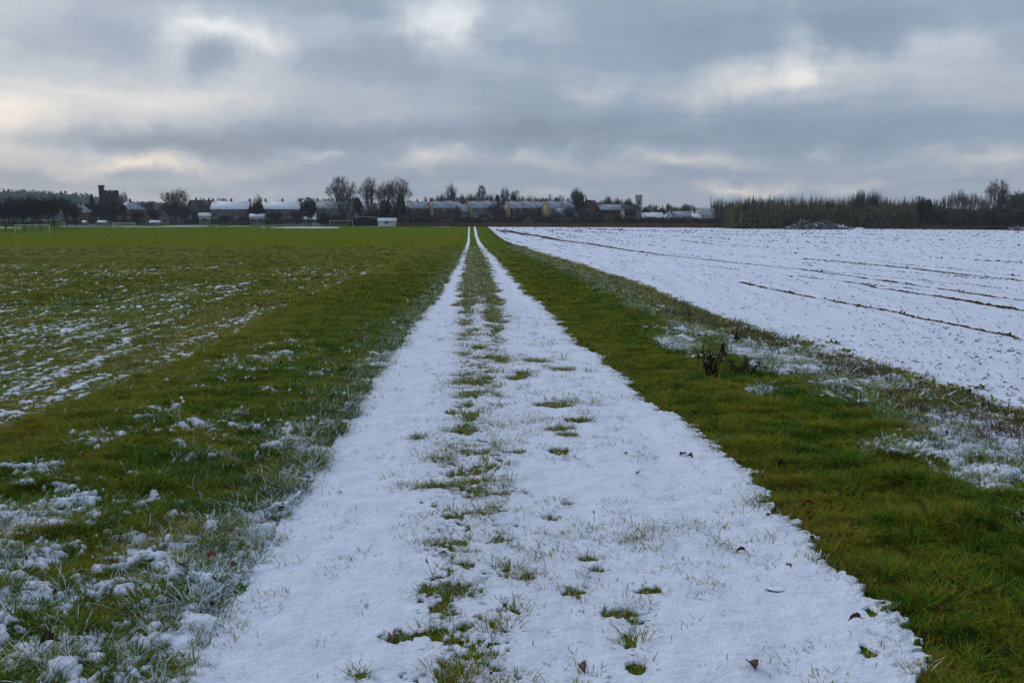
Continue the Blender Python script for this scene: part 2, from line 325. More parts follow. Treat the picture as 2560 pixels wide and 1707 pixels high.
def attr(nt, name, t='GEOMETRY'):
    a = nt.nodes.new('ShaderNodeAttribute'); a.attribute_name = name; a.attribute_type = t; return a.outputs['Fac']
GRASS = [(0.0, (.015, .050, .012)), (.25, (.046, .106, .007)), (.50, (.090, .130, .003)), (.74, (.132, .118, .007)), (1.0, (.160, .118, .024))]
def grass_ramp(nt, src, k=1.0):
    r = nt.nodes.new('ShaderNodeValToRGB'); nt.links.new(src, r.inputs[0]); c = r.color_ramp
    c.elements[0].position = GRASS[0][0]; c.elements[0].color = (*[v*k for v in GRASS[0][1]], 1)
    c.elements[1].position = 1.0; c.elements[1].color = (*[v*k for v in GRASS[-1][1]], 1)
    for p, col in GRASS[1:-1]:
        e = c.elements.new(p); e.color = (*[v*k for v in col], 1)
    return r.outputs[0]
def ground_mat():
    m = bpy.data.materials.new('snow_and_grass'); m.use_nodes = True; nt = m.node_tree; b = nt.nodes['Principled BSDF']
    L = nt.links.new
    def mt(op, a, b_, c=None, clamp=False):
        n = nt.nodes.new('ShaderNodeMath'); n.operation = op; n.use_clamp = clamp
        for i, v in enumerate((a, b_, c)):
            if v is None: continue
            if isinstance(v, (int, float)): n.inputs[i].default_value = v
            else: L(v, n.inputs[i])
        return n.outputs[0]
    g = nt.nodes.new('ShaderNodeTexCoord')
    def ns(scale, det=3, rg=.6):
        n = nt.nodes.new('ShaderNodeTexNoise'); n.inputs['Scale'].default_value = scale; n.inputs['Detail'].default_value = det
        n.inputs['Roughness'].default_value = rg; L(g.outputs['Object'], n.inputs['Vector']); return n.outputs[0]
    fine = ns(45); grain = ns(220, 2); mid = ns(7)
    s = attr(nt, 'snow')
    s2 = mt('MULTIPLY_ADD', mt('SUBTRACT', fine, .5), .5, s)
    mr = nt.nodes.new('ShaderNodeMapRange'); mr.interpolation_type = 'SMOOTHSTEP'; L(s2, mr.inputs[0]); mr.inputs[1].default_value = .38; mr.inputs[2].default_value = .62
    tone = mt('MULTIPLY_ADD', mt('SUBTRACT', fine, .5), .5, attr(nt, 'tone'))
    gr = grass_ramp(nt, tone, 1.05)
    so = nt.nodes.new('ShaderNodeMix'); so.data_type = 'RGBA'; L(attr(nt, 'soil'), so.inputs[0]); L(gr, so.inputs[6])
    soc = nt.nodes.new('ShaderNodeMix'); soc.data_type = 'RGBA'; L(mid, soc.inputs[0]); soc.inputs[6].default_value = (.030, .022, .014, 1); soc.inputs[7].default_value = (.075, .055, .032, 1)
    L(soc.outputs[2], so.inputs[7])
    sn = nt.nodes.new('ShaderNodeMix'); sn.data_type = 'RGBA'; L(grain, sn.inputs[0]); sn.inputs[6].default_value = (.60, .65, .79, 1); sn.inputs[7].default_value = (.77, .81, .92, 1)
    tk = nt.nodes.new('ShaderNodeMix'); tk.data_type = 'RGBA'; L(mt('MULTIPLY', attr(nt, 'thin'), mt('MULTIPLY', fine, .55), None, True), tk.inputs[0]); L(sn.outputs[2], tk.inputs[6]); tk.inputs[7].default_value = (.30, .30, .31, 1)
    mi = nt.nodes.new('ShaderNodeMix'); mi.data_type = 'RGBA'; L(mr.outputs[0], mi.inputs[0]); L(so.outputs[2], mi.inputs[6]); L(tk.outputs[2], mi.inputs[7])
    L(mi.outputs[2], b.inputs['Base Color']); b.inputs['Roughness'].default_value = .9; b.inputs['Specular IOR Level'].default_value = .0
    bp = nt.nodes.new('ShaderNodeBump'); bp.inputs['Strength'].default_value = .8; bp.inputs['Distance'].default_value = .012
    L(mt('MULTIPLY_ADD', grain, .35, fine), bp.inputs['Height']); L(bp.outputs[0], b.inputs['Normal'])
    return m
MG = ground_mat()

def tag(o, label=None, cat=None, group=None, kind=None):
    if label: o['label'] = label
    if cat: o['category'] = cat
    if group: o['group'] = group
    if kind: o['kind'] = kind
    return o
def mesh_np(name, V, Fc, mats, parent=None, attrs=None, smooth=False, mi=None):
    """V n x 3, Fc list of faces arrays (m x k)"""
    me = bpy.data.meshes.new(name)
    if not isinstance(Fc, list) or (Fc and isinstance(Fc[0], tuple)): Fc = [Fc]
    Fc = [np.asarray(f, dtype=np.int32) for f in Fc if len(f)]
    V = np.asarray(V, dtype=np.float32)
    me.vertices.add(len(V)); me.vertices.foreach_set('co', V.ravel())
    nl = sum(f.size for f in Fc); npo = sum(len(f) for f in Fc)
    me.loops.add(nl); me.polygons.add(npo)
    me.loops.foreach_set('vertex_index', np.concatenate([f.ravel() for f in Fc]) if Fc else [])
    tot = np.concatenate([np.full(len(f), f.shape[1], dtype=np.int32) for f in Fc])
    st = np.concatenate([[0], np.cumsum(tot)[:-1]]).astype(np.int32)
    me.polygons.foreach_set('loop_start', st); me.polygons.foreach_set('loop_total', tot)
    if mi is not None: me.polygons.foreach_set('material_index', np.asarray(mi, dtype=np.int32))
    if smooth: me.polygons.foreach_set('use_smooth', np.ones(npo, dtype=bool))
    for mt_ in (mats if isinstance(mats, (list, tuple)) else [mats]): me.materials.append(mt_)
    for k, v in (attrs or {}).items():
        a = me.attributes.new(k, 'FLOAT', 'POINT'); a.data.foreach_set('value', np.asarray(v, dtype=np.float32))
    me.update(calc_edges=True)
    o = bpy.data.objects.new(name, me); COL.objects.link(o); o.parent = parent
    return o

# ------------------------------------------------------------------ ground strips
rows = np.concatenate([1/np.linspace(1/1.5, 1/3.3, 120)[:-1], y_of_row(np.arange(1712, 568.0, -1.25))])
rows = np.concatenate([rows[rows < 345], np.arange(348, 384, 4.0)])
rows = np.unique(rows)
FIELD_END = rows[-1]
def strip(name, left, right, ncol, label, power=1.0):
    t = np.linspace(0, 1, ncol)**power
    Lx, Rx = left(rows), right(rows)
    X = Lx[:, None]*(1-t) + Rx[:, None]*t
    X[:, 0] = Lx; X[:, -1] = Rx
    Y = np.repeat(rows[:, None], ncol, 1)
    z, s, to, so, tn = ground_eval(X.ravel(), Y.ravel())
    nr = len(rows); idx = np.arange(nr*ncol).reshape(nr, ncol)
    Fq = np.stack([idx[:-1, :-1], idx[:-1, 1:], idx[1:, 1:], idx[1:, :-1]], -1).reshape(-1, 4)
    o = mesh_np(name, np.stack([X.ravel(), Y.ravel(), z], 1), Fq, MG, attrs={'snow': s, 'tone': to, 'soil': so, 'thin': tn}, smooth=True)
    return tag(o, label, kind='structure')
EO = lambda y: -(7 + .62*y)
EI = lambda y: (7 + .62*y)
strip('grass_field', EO, B0, 460, 'green grass field streaked with thin snow left of the track')
strip('verge', B0, B1, 430, 'grassy verge with patches of snow between the green field and the track')
strip('path', B1, B2, 430, 'farm track covered in thin snow with grass showing down its middle')
strip('verge', B2, B3, 360, 'olive green grass verge between the snowy track and the snowy field')
strip('field', B3, EI, 560, 'ploughed field under snow with dark furrow lines right of the track')
# base sheet under everything, to the horizon
gx = np.concatenate([np.linspace(-1600, -500, 8), np.linspace(-450, 450, 61), np.linspace(500, 1600, 8)])
gy = np.concatenate([np.linspace(-60, 400, 93), np.linspace(420, 1720, 30)])
GX, GY = np.meshgrid(gx, gy)
GZ = prof(GY) - np.interp(GY, [0, 384, 396], [.35, .35, .0])
inside = (GY < 376)
idx = np.arange(GX.size).reshape(GX.shape)
Fq = np.stack([idx[:-1, :-1], idx[:-1, 1:], idx[1:, 1:], idx[1:, :-1]], -1).reshape(-1, 4)
sn_ = .42 + .35*fbm(GX.ravel()/9, GY.ravel()/9, 7, 3)
tag(mesh_np('ground', np.stack([GX.ravel(), GY.ravel(), GZ.ravel()], 1), Fq, MG, attrs={'snow': sn_, 'tone': np.full(GX.size, .45), 'soil': np.zeros(GX.size)}, smooth=True), 'flat country under the fields and the village', kind='structure')
print('ground done')

# ------------------------------------------------------------------ grass tufts
def blade_mat():
    m = bpy.data.materials.new('grass_blades'); m.use_nodes = True; nt = m.node_tree; b = nt.nodes['Principled BSDF']; L = nt.links.new
    rnd = attr(nt, 'rnd'); tint = attr(nt, 'tint', 'INSTANCER'); fr = attr(nt, 'frost', 'INSTANCER'); r2 = attr(nt, 'rnd2')
    a = nt.nodes.new('ShaderNodeMath'); a.operation = 'MULTIPLY_ADD'; L(rnd, a.inputs[0]); a.inputs[1].default_value = 1.15
    s = nt.nodes.new('ShaderNodeMath'); s.operation = 'SUBTRACT'; L(tint, s.inputs[0]); s.inputs[1].default_value = .57; L(s.outputs[0], a.inputs[2])
    g = grass_ramp(nt, a.outputs[0], 1.75)
    lt = nt.nodes.new('ShaderNodeMath'); lt.operation = 'LESS_THAN'; L(r2, lt.inputs[0]); L(fr, lt.inputs[1])
    mi = nt.nodes.new('ShaderNodeMix'); mi.data_type = 'RGBA'; L(lt.outputs[0], mi.inputs[0]); L(g, mi.inputs[6]); mi.inputs[7].default_value = (.62, .68, .74, 1)
    L(mi.outputs[2], b.inputs['Base Color']); b.inputs['Roughness'].default_value = .8; b.inputs['Specular IOR Level'].default_value = .05
    tr = nt.nodes.new('ShaderNodeBsdfTranslucent'); L(mi.outputs[2], tr.inputs[0]); ms = nt.nodes.new('ShaderNodeMixShader'); ms.inputs[0].default_value = .18
    L(b.outputs[0], ms.inputs[1]); L(tr.outputs[0], ms.inputs[2]); L(ms.outputs[0], nt.nodes['Material Output'].inputs['Surface'])
    return m
MB_ = blade_mat()
MLEAF = M('weed_leaves', (.05, .085, .02), .6, .5, 40)
rng = np.random.default_rng(5)
def blades(n, r, h0, h1, wd, lean, curl, rg):
    V = []; Fc3 = []; Fc4 = []; R1 = []; R2 = []
    for i in range(n):
        a = rg.uniform(0, 2*np.pi); rr = r*np.sqrt(rg.uniform()); bx, by = rr*np.cos(a), rr*np.sin(a)
        d = rg.uniform(0, 2*np.pi) if rg.uniform() < .55 else a; h = rg.uniform(h0, h1); le = rg.uniform(.15, 1)*lean
        dx, dy = np.cos(d), np.sin(d); px_, py_ = -dy, dx; w2 = wd*rg.uniform(.7, 1.3)*.5; k = len(V)
        for t, ww in ((0, 1), (.4, .95), (.75, .7)):
            off = h*le*(t + curl*t*t); zz = h*t*(1-.35*curl*t)*math.cos(le*.7)
            V += [(bx+dx*off+px_*w2*ww, by+dy*off+py_*w2*ww, zz-.005*(t == 0)), (bx+dx*off-px_*w2*ww, by+dy*off-py_*w2*ww, zz-.005*(t == 0))]
        V.append((bx+dx*h*le*(1+curl), by+dy*h*le*(1+curl), h*(1-.35*curl)*math.cos(le*.7)))
        Fc4 += [(k, k+1, k+3, k+2), (k+2, k+3, k+5, k+4)]; Fc3.append((k+4, k+5, k+6))
        q_ = rg.uniform(); q2 = rg.uniform(); R1 += [q_]*7; R2 += [q2]*7
    return np.array(V), Fc3, Fc4, R1, R2
tufts = bpy.data.collections.new('tuft_shapes')
def tuft(name, *a, mat=None, dead=0):
    V, f3, f4, r1, r2 = blades(*a, rng)
    r1 = np.array(r1)*(1-dead) + dead*.9
    o = mesh_np(name, V, [f3, f4], mat or MB_, attrs={'rnd': r1, 'rnd2': r2})
    COL.objects.unlink(o); tufts.objects.link(o)
for i in range(4): tuft('grass_tuft_a%d' % i, 34, .045, .016, .046, .0030, 1.25, .5)       # 0-3 lawn grass
for i in range(2): tuft('grass_tuft_b%d' % i, 34, .045, .03, .075, .0028, 1.2, .6)           # 4-5 long grass
for i in range(2): tuft('grass_tuft_c%d' % i, 15, .06, .014, .042, .0030, 1.3, .3)          # 6-7 sparse tips
tuft('grass_tuft_d0', 18, .05, .04, .12, .004, 1.1, .3, mat=M('dead_stems', (.150,.105,.066), .85, .55, 25), dead=.8)                            # 8 dead stems
tuft('grass_tuft_e0', 18, .05, .02, .05, .018, 1.2, .6)                                    # 9 broad leaves
tuft('grass_tuft_f0', 60, .10, .03, .06, .010, 1.0, .4)                                    # 10-11 coarse far sward
tuft('grass_tuft_f1', 60, .10, .03, .06, .010, 1.0, .4)

tuft('grass_tuft_g0', 3, .06, .012, .026, .018, 1.35, .5, mat=M('leaf_litter', (.11,.050,.022), .8, .6, 30), dead=1)                             # 12 leaf litter
PX_, PYs, PZs, KI, SC, RO, TI, FR = [], [], [], [], [], [], [], []
def scatter(y0, y1, dens, kind_near, sxy, sz):
    n = int(((.56*y1+2.2)*2)*(y1-y0)*dens)
    X = rng.uniform(-(.56*y1+2.2), (.56*y1+2.2), n); Y = rng.uniform(y0, y1, n)
    k = np.abs(X) < .56*Y+2.0; X, Y = X[k], Y[k]
    b0, b1, b2, b3 = B0(Y), B1(Y), B2(Y), B3(Y)
    k = X < b3+1.2; X, Y, b0, b1, b2, b3 = (a[k] for a in (X, Y, b0, b1, b2, b3))
    z, s, to, so, _ = ground_eval(X, Y); n = len(X)
    reg = np.where(X < b0, 0, np.where(X < b1, 1, np.where(X <= b2, 2, np.where(X <= b3, 3, 4))))
    u = (X-b1)/(b2-b1); v3 = (X-b2)/(b3-b2); eL = b1-X
    clump = sst(-.5, .25, fbm(X/.14, Y/.14, 213, 2))
    prob = np.where(reg == 2, np.where(s < .5, .80*clump, 0), (1-.60*s)*(.45+.55*clump))
    prob = np.where((reg == 0) & (Y > 14), prob*(1-.85*s), prob)
    nse = fbm(X/.25, Y/.25, 201, 2)
    pk = np.clip(1.3*np.exp(-((u-.56)/.30)**2)*sst(.05, .42, fbm(X/.16, Y/.18, 215, 2)+.55*fbm(X/.9, Y/1.4, 207, 2)) + .012 + .35*np.exp(-((X-b1)/.10)**2), 0, 1)
    prob = np.where((reg == 2) & (s >= .5), pk*np.interp(Y, [3, 10, 30], [1, .9, .5]), prob)
    prob = np.where(reg == 4, np.where(s < .5, 0, .0) + .25*np.exp(-((X-b3)/.25)**2), prob)
    prob = np.where((reg == 1) & (eL < .40), np.maximum(prob, .45), prob)
    prob = np.where((reg == 3) & (so > .5), prob*.7, prob)
    prob = prob*np.interp(Y, [60, 148], [1, 0])
    k = rng.uniform(size=n) < prob
    X, Y, z, s, to, so, reg, v3, eL, u, nse = (a[k] for a in (X, Y, z, s, to, so, reg, v3, eL, u, nse)); n = len(X)
    r = rng.uniform(size=n)
    kind = rng.integers(0, 4, n)
    lowp = fbm(X/.5, Y/.5, 203, 2)
    kind = np.where((r < np.where(reg == 3, .5, .34)) & ((reg == 3) | (reg == 1)), rng.integers(4, 6, n), kind)
    kind = np.where((reg == 2) & (s >= .5), rng.integers(6, 8, n), kind)
    kind = np.where((reg == 2) & (s < .5) & (r < .12), rng.integers(4, 6, n), kind)
    kind = np.where((reg == 3) & (so > .5) & (r < .32) & (v3 > .45), 8, kind)
    kind = np.where((reg >= 3) & (v3 > .72) & (r > .75), 9, kind)
    lit = rng.uniform(size=n) < np.where(reg == 3, .016+.07*np.exp(-((X-B2(Y))/.22)**2), np.where(reg == 1, .010, .001))
    kind = np.where(lit & (Y < 16), 12, kind)
    if kind_near is False: kind = np.where(kind < 6, rng.integers(10, 12, n), kind)
    sc_ = rng.uniform(.7, 1.3, n)*(1+.35*lowp+.45*fbm(X/.17, Y/.17, 209, 2))
    sx = sxy*sc_; sz_ = sz*sc_*np.where(reg == 0, .62, 1)*np.where(s > .5, 1.0, 1)
    zz = z - np.where(s > .5, .018, .0) + np.where(kind == 12, .022*(reg != 2), 0)
    frost = np.clip(s*.20 + .14*np.exp(-(eL/.40)**2)*(reg == 1)*np.interp(Y, [3, 20, 40], [1, 1, .5]) + .04*(reg == 0)*sst(40, 8, Y) + .10*(v3 > .55)*(reg == 3), 0, .85)
    frost = np.where(reg == 2, .10, frost); frost = np.where(kind == 12, 0, frost)
    PX_.append(X); PYs.append(Y); PZs.append(zz); KI.append(kind)
    SC.append(np.stack([sx, sx, sz_], 1)); RO.append(np.stack([rng.normal(0, .12, n), rng.normal(0, .12, n), rng.uniform(0, 6.28, n)], 1))
    ti = np.where(reg == 2, .45+.45*rng.uniform(size=n), to+rng.normal(0, .11, n)+.50*fbm(X/.13, Y/.16, 211, 2)); ti = np.where((kind == 8), ti+.3, ti); ti = np.where(kind == 9, ti*.5, ti); ti = np.where(kind == 12, 1.0, ti)
    TI.append(ti); FR.append(frost)
scatter(1.7, 5, 1500, True, 1.0, 1.0)
scatter(5, 8, 1100, True, 1.05, 1.0)
scatter(8, 13, 620, True, 1.25, 1.0)
scatter(13, 22, 300, True, 1.7, 1.05)
scatter(22, 38, 130, False, 1.5, .95)
scatter(38, 70, 64, False, 2.0, .48)
scatter(70, 150, 14, False, 3.0, .30)
cat = lambda a: np.concatenate(a)
P_ = np.stack([cat(PX_), cat(PYs), cat(PZs)], 1); print('tufts', len(P_))
me = bpy.data.meshes.new('grass'); me.vertices.add(len(P_)); me.vertices.foreach_set('co', P_.astype(np.float32).ravel())
def pat(nm, typ, v, key='value'):
    a = me.attributes.new(nm, typ, 'POINT'); a.data.foreach_set(key, v.ravel())
pat('kindi', 'INT', cat(KI).astype(np.int32)); pat('tint', 'FLOAT', cat(TI).astype(np.float32)); pat('frost', 'FLOAT', cat(FR).astype(np.float32))
pat('scl', 'FLOAT_VECTOR', cat(SC).astype(np.float32), 'vector'); pat('rot', 'FLOAT_VECTOR', cat(RO).astype(np.float32), 'vector')
grass = bpy.data.objects.new('grass', me); COL.objects.link(grass)
tag(grass, 'short winter grass growing on the verges, the track and the green field', kind='stuff')
ng = bpy.data.node_groups.new('scatter_grass', 'GeometryNodeTree')
ng.interface.new_socket('Geometry', in_out='INPUT', socket_type='NodeSocketGeometry'); ng.interface.new_socket('Geometry', in_out='OUTPUT', socket_type='NodeSocketGeometry')
gi = ng.nodes.new('NodeGroupInput'); go = ng.nodes.new('NodeGroupOutput'); iop = ng.nodes.new('GeometryNodeInstanceOnPoints')
ci = ng.nodes.new('GeometryNodeCollectionInfo'); ci.inputs['Collection'].default_value = tufts; ci.inputs['Separate Children'].default_value = True; ci.inputs['Reset Children'].default_value = True
m2p = ng.nodes.new('GeometryNodeMeshToPoints')
def na(nm, t):
    a = ng.nodes.new('GeometryNodeInputNamedAttribute'); a.data_type = t; a.inputs['Name'].default_value = nm; return a.outputs['Attribute']
ng.links.new(gi.outputs[0], m2p.inputs['Mesh']); ng.links.new(m2p.outputs[0], iop.inputs['Points']); ng.links.new(ci.outputs[0], iop.inputs['Instance']); iop.inputs['Pick Instance'].default_value = True
ng.links.new(na('kindi', 'INT'), iop.inputs['Instance Index']); ng.links.new(na('scl', 'FLOAT_VECTOR'), iop.inputs['Scale'])
e2r = ng.nodes.new('FunctionNodeEulerToRotation'); ng.links.new(na('rot', 'FLOAT_VECTOR'), e2r.inputs[0]); ng.links.new(e2r.outputs[0], iop.inputs['Rotation'])
ng.links.new(iop.outputs[0], go.inputs[0])
md = grass.modifiers.new('scatter', 'NODES'); md.node_group = ng
print('grass done')
# ------------------------------------------------------------------ village: helpers
FH = F*1.0075
def at(px, Y): return (px-CX)/FH*Y*1.0
def zat(py, Y): return ray(CX, py)[1]*Y
def gz(Y): return float(prof(Y))
def empty(name, loc, rz=0):
    o = bpy.data.objects.new(name, None); COL.objects.link(o); o.location = loc; o.rotation_euler = (0, 0, rz); o.empty_display_size = .3; return o
class MB:
    def __init__(s): s.V = []; s.q = []; s.t = []; s.n5 = []
    def v(s, *p): s.V += p; return len(s.V)-len(p)
    def box(s, x0, x1, y0, y1, z0, z1):
        k = s.v((x0,y0,z0),(x1,y0,z0),(x1,y1,z0),(x0,y1,z0),(x0,y0,z1),(x1,y0,z1),(x1,y1,z1),(x0,y1,z1))
        s.q += [(k,k+3,k+2,k+1),(k+4,k+5,k+6,k+7),(k,k+1,k+5,k+4),(k+1,k+2,k+6,k+5),(k+2,k+3,k+7,k+6),(k+3,k,k+4,k+7)]; return s
    def tube(s, pts, rad, n=4):
        P = [Vector(p) for p in pts]; k0 = len(s.V)
        for i, p in enumerate(P):
            d = (P[min(i+1, len(P)-1)]-P[max(i-1, 0)]).normalized(); a = d.orthogonal().normalized(); b = d.cross(a)
            for j in range(n):
                an = 2*math.pi*j/n; s.V.append(tuple(p + (a*math.cos(an)+b*math.sin(an))*rad[i]))
        for i in range(len(P)-1):
            for j in range(n):
                a0 = k0+i*n+j; a1 = k0+i*n+(j+1) % n; s.q.append((a0, a1, a1+n, a0+n))
        return s
    def build(s, name, mat, parent=None, smooth=False):
        return mesh_np(name, np.array(s.V), [f for f in (s.q, s.t, s.n5) if f], mat, parent, smooth=smooth)

WM = {k: M('wall_'+k, *a) for k, a in dict(
    brick=((.16,.075,.05), .85, .35, 1.5), darkbrick=((.075,.045,.038), .85, .4, 1.2), tan=((.42,.30,.17), .85, .15, .8), cream=((.62,.56,.42), .85, .1, .8),
    white=((.62,.64,.62), .8, .15, .8), grey=((.24,.25,.24), .85, .3, .6), green=((.15,.17,.14), .85, .4, .5), stone=((.22,.20,.17), .9, .35, .9), flint=((.045,.043,.042), .9, .4, 1.0),
    pale=((.36,.32,.29), .9, .25, .9), timber=((.035,.035,.035), .85, .4, 1.2), orange=((.20,.10,.055), .85, .35, 1.0)).items()}
M_SLATE = M('slate_roof', (.07,.075,.085), .7, .3, 1.2, snowtop=(1.62, .5))
M_SNOWROOF = M('snowy_roof', (.38,.42,.49), .75, .25, .9, col2=(.15,.17,.20))
M_WHITEROOF = M('snow_covered_roof', (.72,.77,.85), .75, .12, .5)
M_DARKROOF = M('dark_roof', (.045,.042,.045), .8, .3, 1)
M_FRAME = M('white_paint', (.72,.72,.70), .5, .05); M_PANE = M('window_glass', (.09,.11,.13), .15, .3)
M_POT = M('chimney_brick', (.10,.055,.045), .85, .3, 2)
M_BARK = M('bark', (.050,.045,.038), .9, .4, 2); M_TWIG = M('twigs', (.125,.105,.095), .9, .35, 1.2); M_TWIGR = M('reddish_twigs', (.14,.085,.075), .9, .3, 1.0)
M_TWIGB = M('tan_twigs', (.21,.155,.10), .9, .35, 1.0); M_TWIGG = M('grey_green_twigs', (.085,.095,.075), .9, .3, 1.2)
M_EVER = M('evergreen', (.018,.030,.018), .8, .45, .8); M_HEDGE = M('hedge_leaves', (.030,.036,.020), .85, .5, .6, col2=(.028,.020,.016))
M_THICK = M('thicket_stems', (.135,.125,.065), .9, .5, .25, col2=(.075,.088,.040))
M_SCRUB = M('scrub_stems', (.085,.075,.060), .9, .4, .4, col2=(.046,.050,.036))
M_PALE = M('distant_wood', (.055,.075,.062), .9, .3, .05)
M_STRAW = M('rough_grass', (.19,.13,.065), .9, .45, .25, col2=(.11,.065,.04)); M_BANK = M('dead_bank_growth', (.13,.10,.06), .9, .5, .25, col2=(.05,.036,.028))

def house(name, label, px, Y, L, W, hw, hr, rot, wall, roof, nw=3, two=True, chim=(0.0,), gw=True, door=False, cat='house', group=None, hip=0.0, z0=None):
    t = empty(name, (at(px, Y), Y, gz(Y) if z0 is None else z0), math.radians(rot)); tag(t, label, cat, group)
    a, b = L/2, W/2
    m = MB(); k = m.v((-a,-b,-.6),(a,-b,-.6),(a,b,-.6),(-a,b,-.6),(-a,-b,hw),(a,-b,hw),(a,b,hw),(-a,b,hw),(-a+hip,0,hr-.12),(a-hip,0,hr-.12))
    m.q += [(k,k+1,k+5,k+4),(k+2,k+3,k+7,k+6)]
    if hip == 0: m.n5 += [(k+1,k+2,k+6,k+9,k+5),(k+3,k,k+4,k+8,k+7)]
    else: m.q += [(k+1,k+2,k+6,k+5),(k+3,k,k+4,k+7)]
    m.build('wall', WM[wall], t)
    o = .35; sl = (hr-hw)/b; ez = hw-o*sl; th = .16
    m = MB(); A, B = a+(.25 if hip == 0 else o), b+o
    top = [(-A,-B,ez+th),(A,-B,ez+th),(a-hip+(.25 if hip == 0 else 0),0,hr+th),(-a+hip-(.25 if hip == 0 else 0),0,hr+th),(A,B,ez+th),(-A,B,ez+th)]
    bot = [(x, y, z-th) for x, y, z in top]
    k = m.v(*top); kb = m.v(*bot)
    m.q += [(k,k+1,k+2,k+3),(k+4,k+5,k+3,k+2),(kb+1,kb,kb+3,kb+2),(kb+5,kb+4,kb+2,kb+3),(kb,kb+1,k+1,k),(kb+4,kb+5,k+5,k+4)]
    if hip > 0: m.t += [(k+1,k+4,k+2),(k+5,k,k+3)]
    m.q += [(kb+1,kb+2,k+2,k+1),(kb+2,kb+4,k+4,k+2),(kb,k,k+3,kb+3),(kb+3,k+3,k+5,kb+5)]
    ro = m.build('roof', roof, t)
    for c in chim:
        m = MB(); x = c*a; m.box(x-.35, x+.35, -.3, .3, hr-.7, hr+.95)
        m.box(x-.24, x-.06, -.1, .1, hr+.951, hr+1.25); m.box(x+.06, x+.24, -.1, .1, hr+.951, hr+1.25); m.build('chimney', M_POT, ro)
    def win(x, z, w_, h_, side=0):
        f = MB(); p = MB()
        if side == 0: f.box(x-w_/2, x+w_/2, -b-.06, -b+.02, z, z+h_); p.box(x-w_/2+.09, x-.04, -b-.075, -b-.062, z+.09, z+h_-.09); p.box(x+.04, x+w_/2-.09, -b-.075, -b-.062, z+.09, z+h_-.09)
        else: f.box(-a-.06, -a+.02, x-w_/2, x+w_/2, z, z+h_); p.box(-a-.075, -a-.062, x-w_/2+.09, x+w_/2-.09, z+.09, z+h_-.09)
        fo = f.build('window', M_FRAME, t); p.build('pane', M_PANE, fo)
    for i in range(nw):
        x = -a + L*(i+.5)/nw
        if two: win(x, hw-1.55, 1.5, 1.15)
        win(x, .9, 1.6, 1.3)
    if gw: win(0, hw-1.2 if two else 1.1, .9, 1.1, 1)
    if door: MB().box(a*.15-.5, a*.15+.5, -b-.05, -b+.02, 0, 2.05).build('door', M_FRAME, t)
    return t

def tower(name, label, px, Y, wpx, top, wall, turret=None, rot=12):
    s = wpx/FH*Y/2/1.12; t = empty(name, (at(px, Y), Y, gz(Y)), math.radians(rot)); H = zat(top, Y)-gz(Y); tag(t, label, 'church tower')
    m = MB(); m.box(-s, s, -s, s, -.5, H-1.2)
    m.box(-s-.12, s+.12, -s-.12, s+.12, H-1.9, H-1.6)
    m.build('wall', WM[wall], t)
    m = MB(); n = 4; st = 2*s/(2*n-1)
    for i in range(n):
        x = -s + 2*i*st
        for y0, y1 in ((-s, -s+.35), (s-.35, s)): m.box(x, x+st, y0, y1, H-1.198, H)
        if 0 < i < n-1:
            for x0, x1 in ((-s, -s+.35), (s-.35, s)): m.box(x0, x1, x, x+st, H-1.198, H)
    m.build('battlement', WM[wall], t)
    for z in (H-4.6, H*.4):
        m = MB(); m.box(-.45, .45, -s-.05, -s+.05, z, z+1.9); m.build('window', M_DARKROOF, t)
    if turret: 
        h2 = zat(turret, Y)-gz(Y); m = MB(); pts = [(-s+.5, -s+.5, z) for z in (-.5, h2*.5, h2)]; m.tube(pts, [1.25, 1.2, 1.15], 8)
        m.tube([(-s+.5, -s+.5, h2-.9), (-s+.5, -s+.5, h2)], [1.38, 1.38], 8); k = m.v(*[(-s+.5+1.3*math.cos(i*math.pi/4), -s+.5+1.3*math.sin(i*math.pi/4), h2-.01) for i in range(8)])
        m.q += [(k, k+1, k+2, k+3), (k, k+3, k+4, k+7), (k+4, k+5, k+6, k+7)]; m.build('stair_turret', WM[wall], t)
    return t

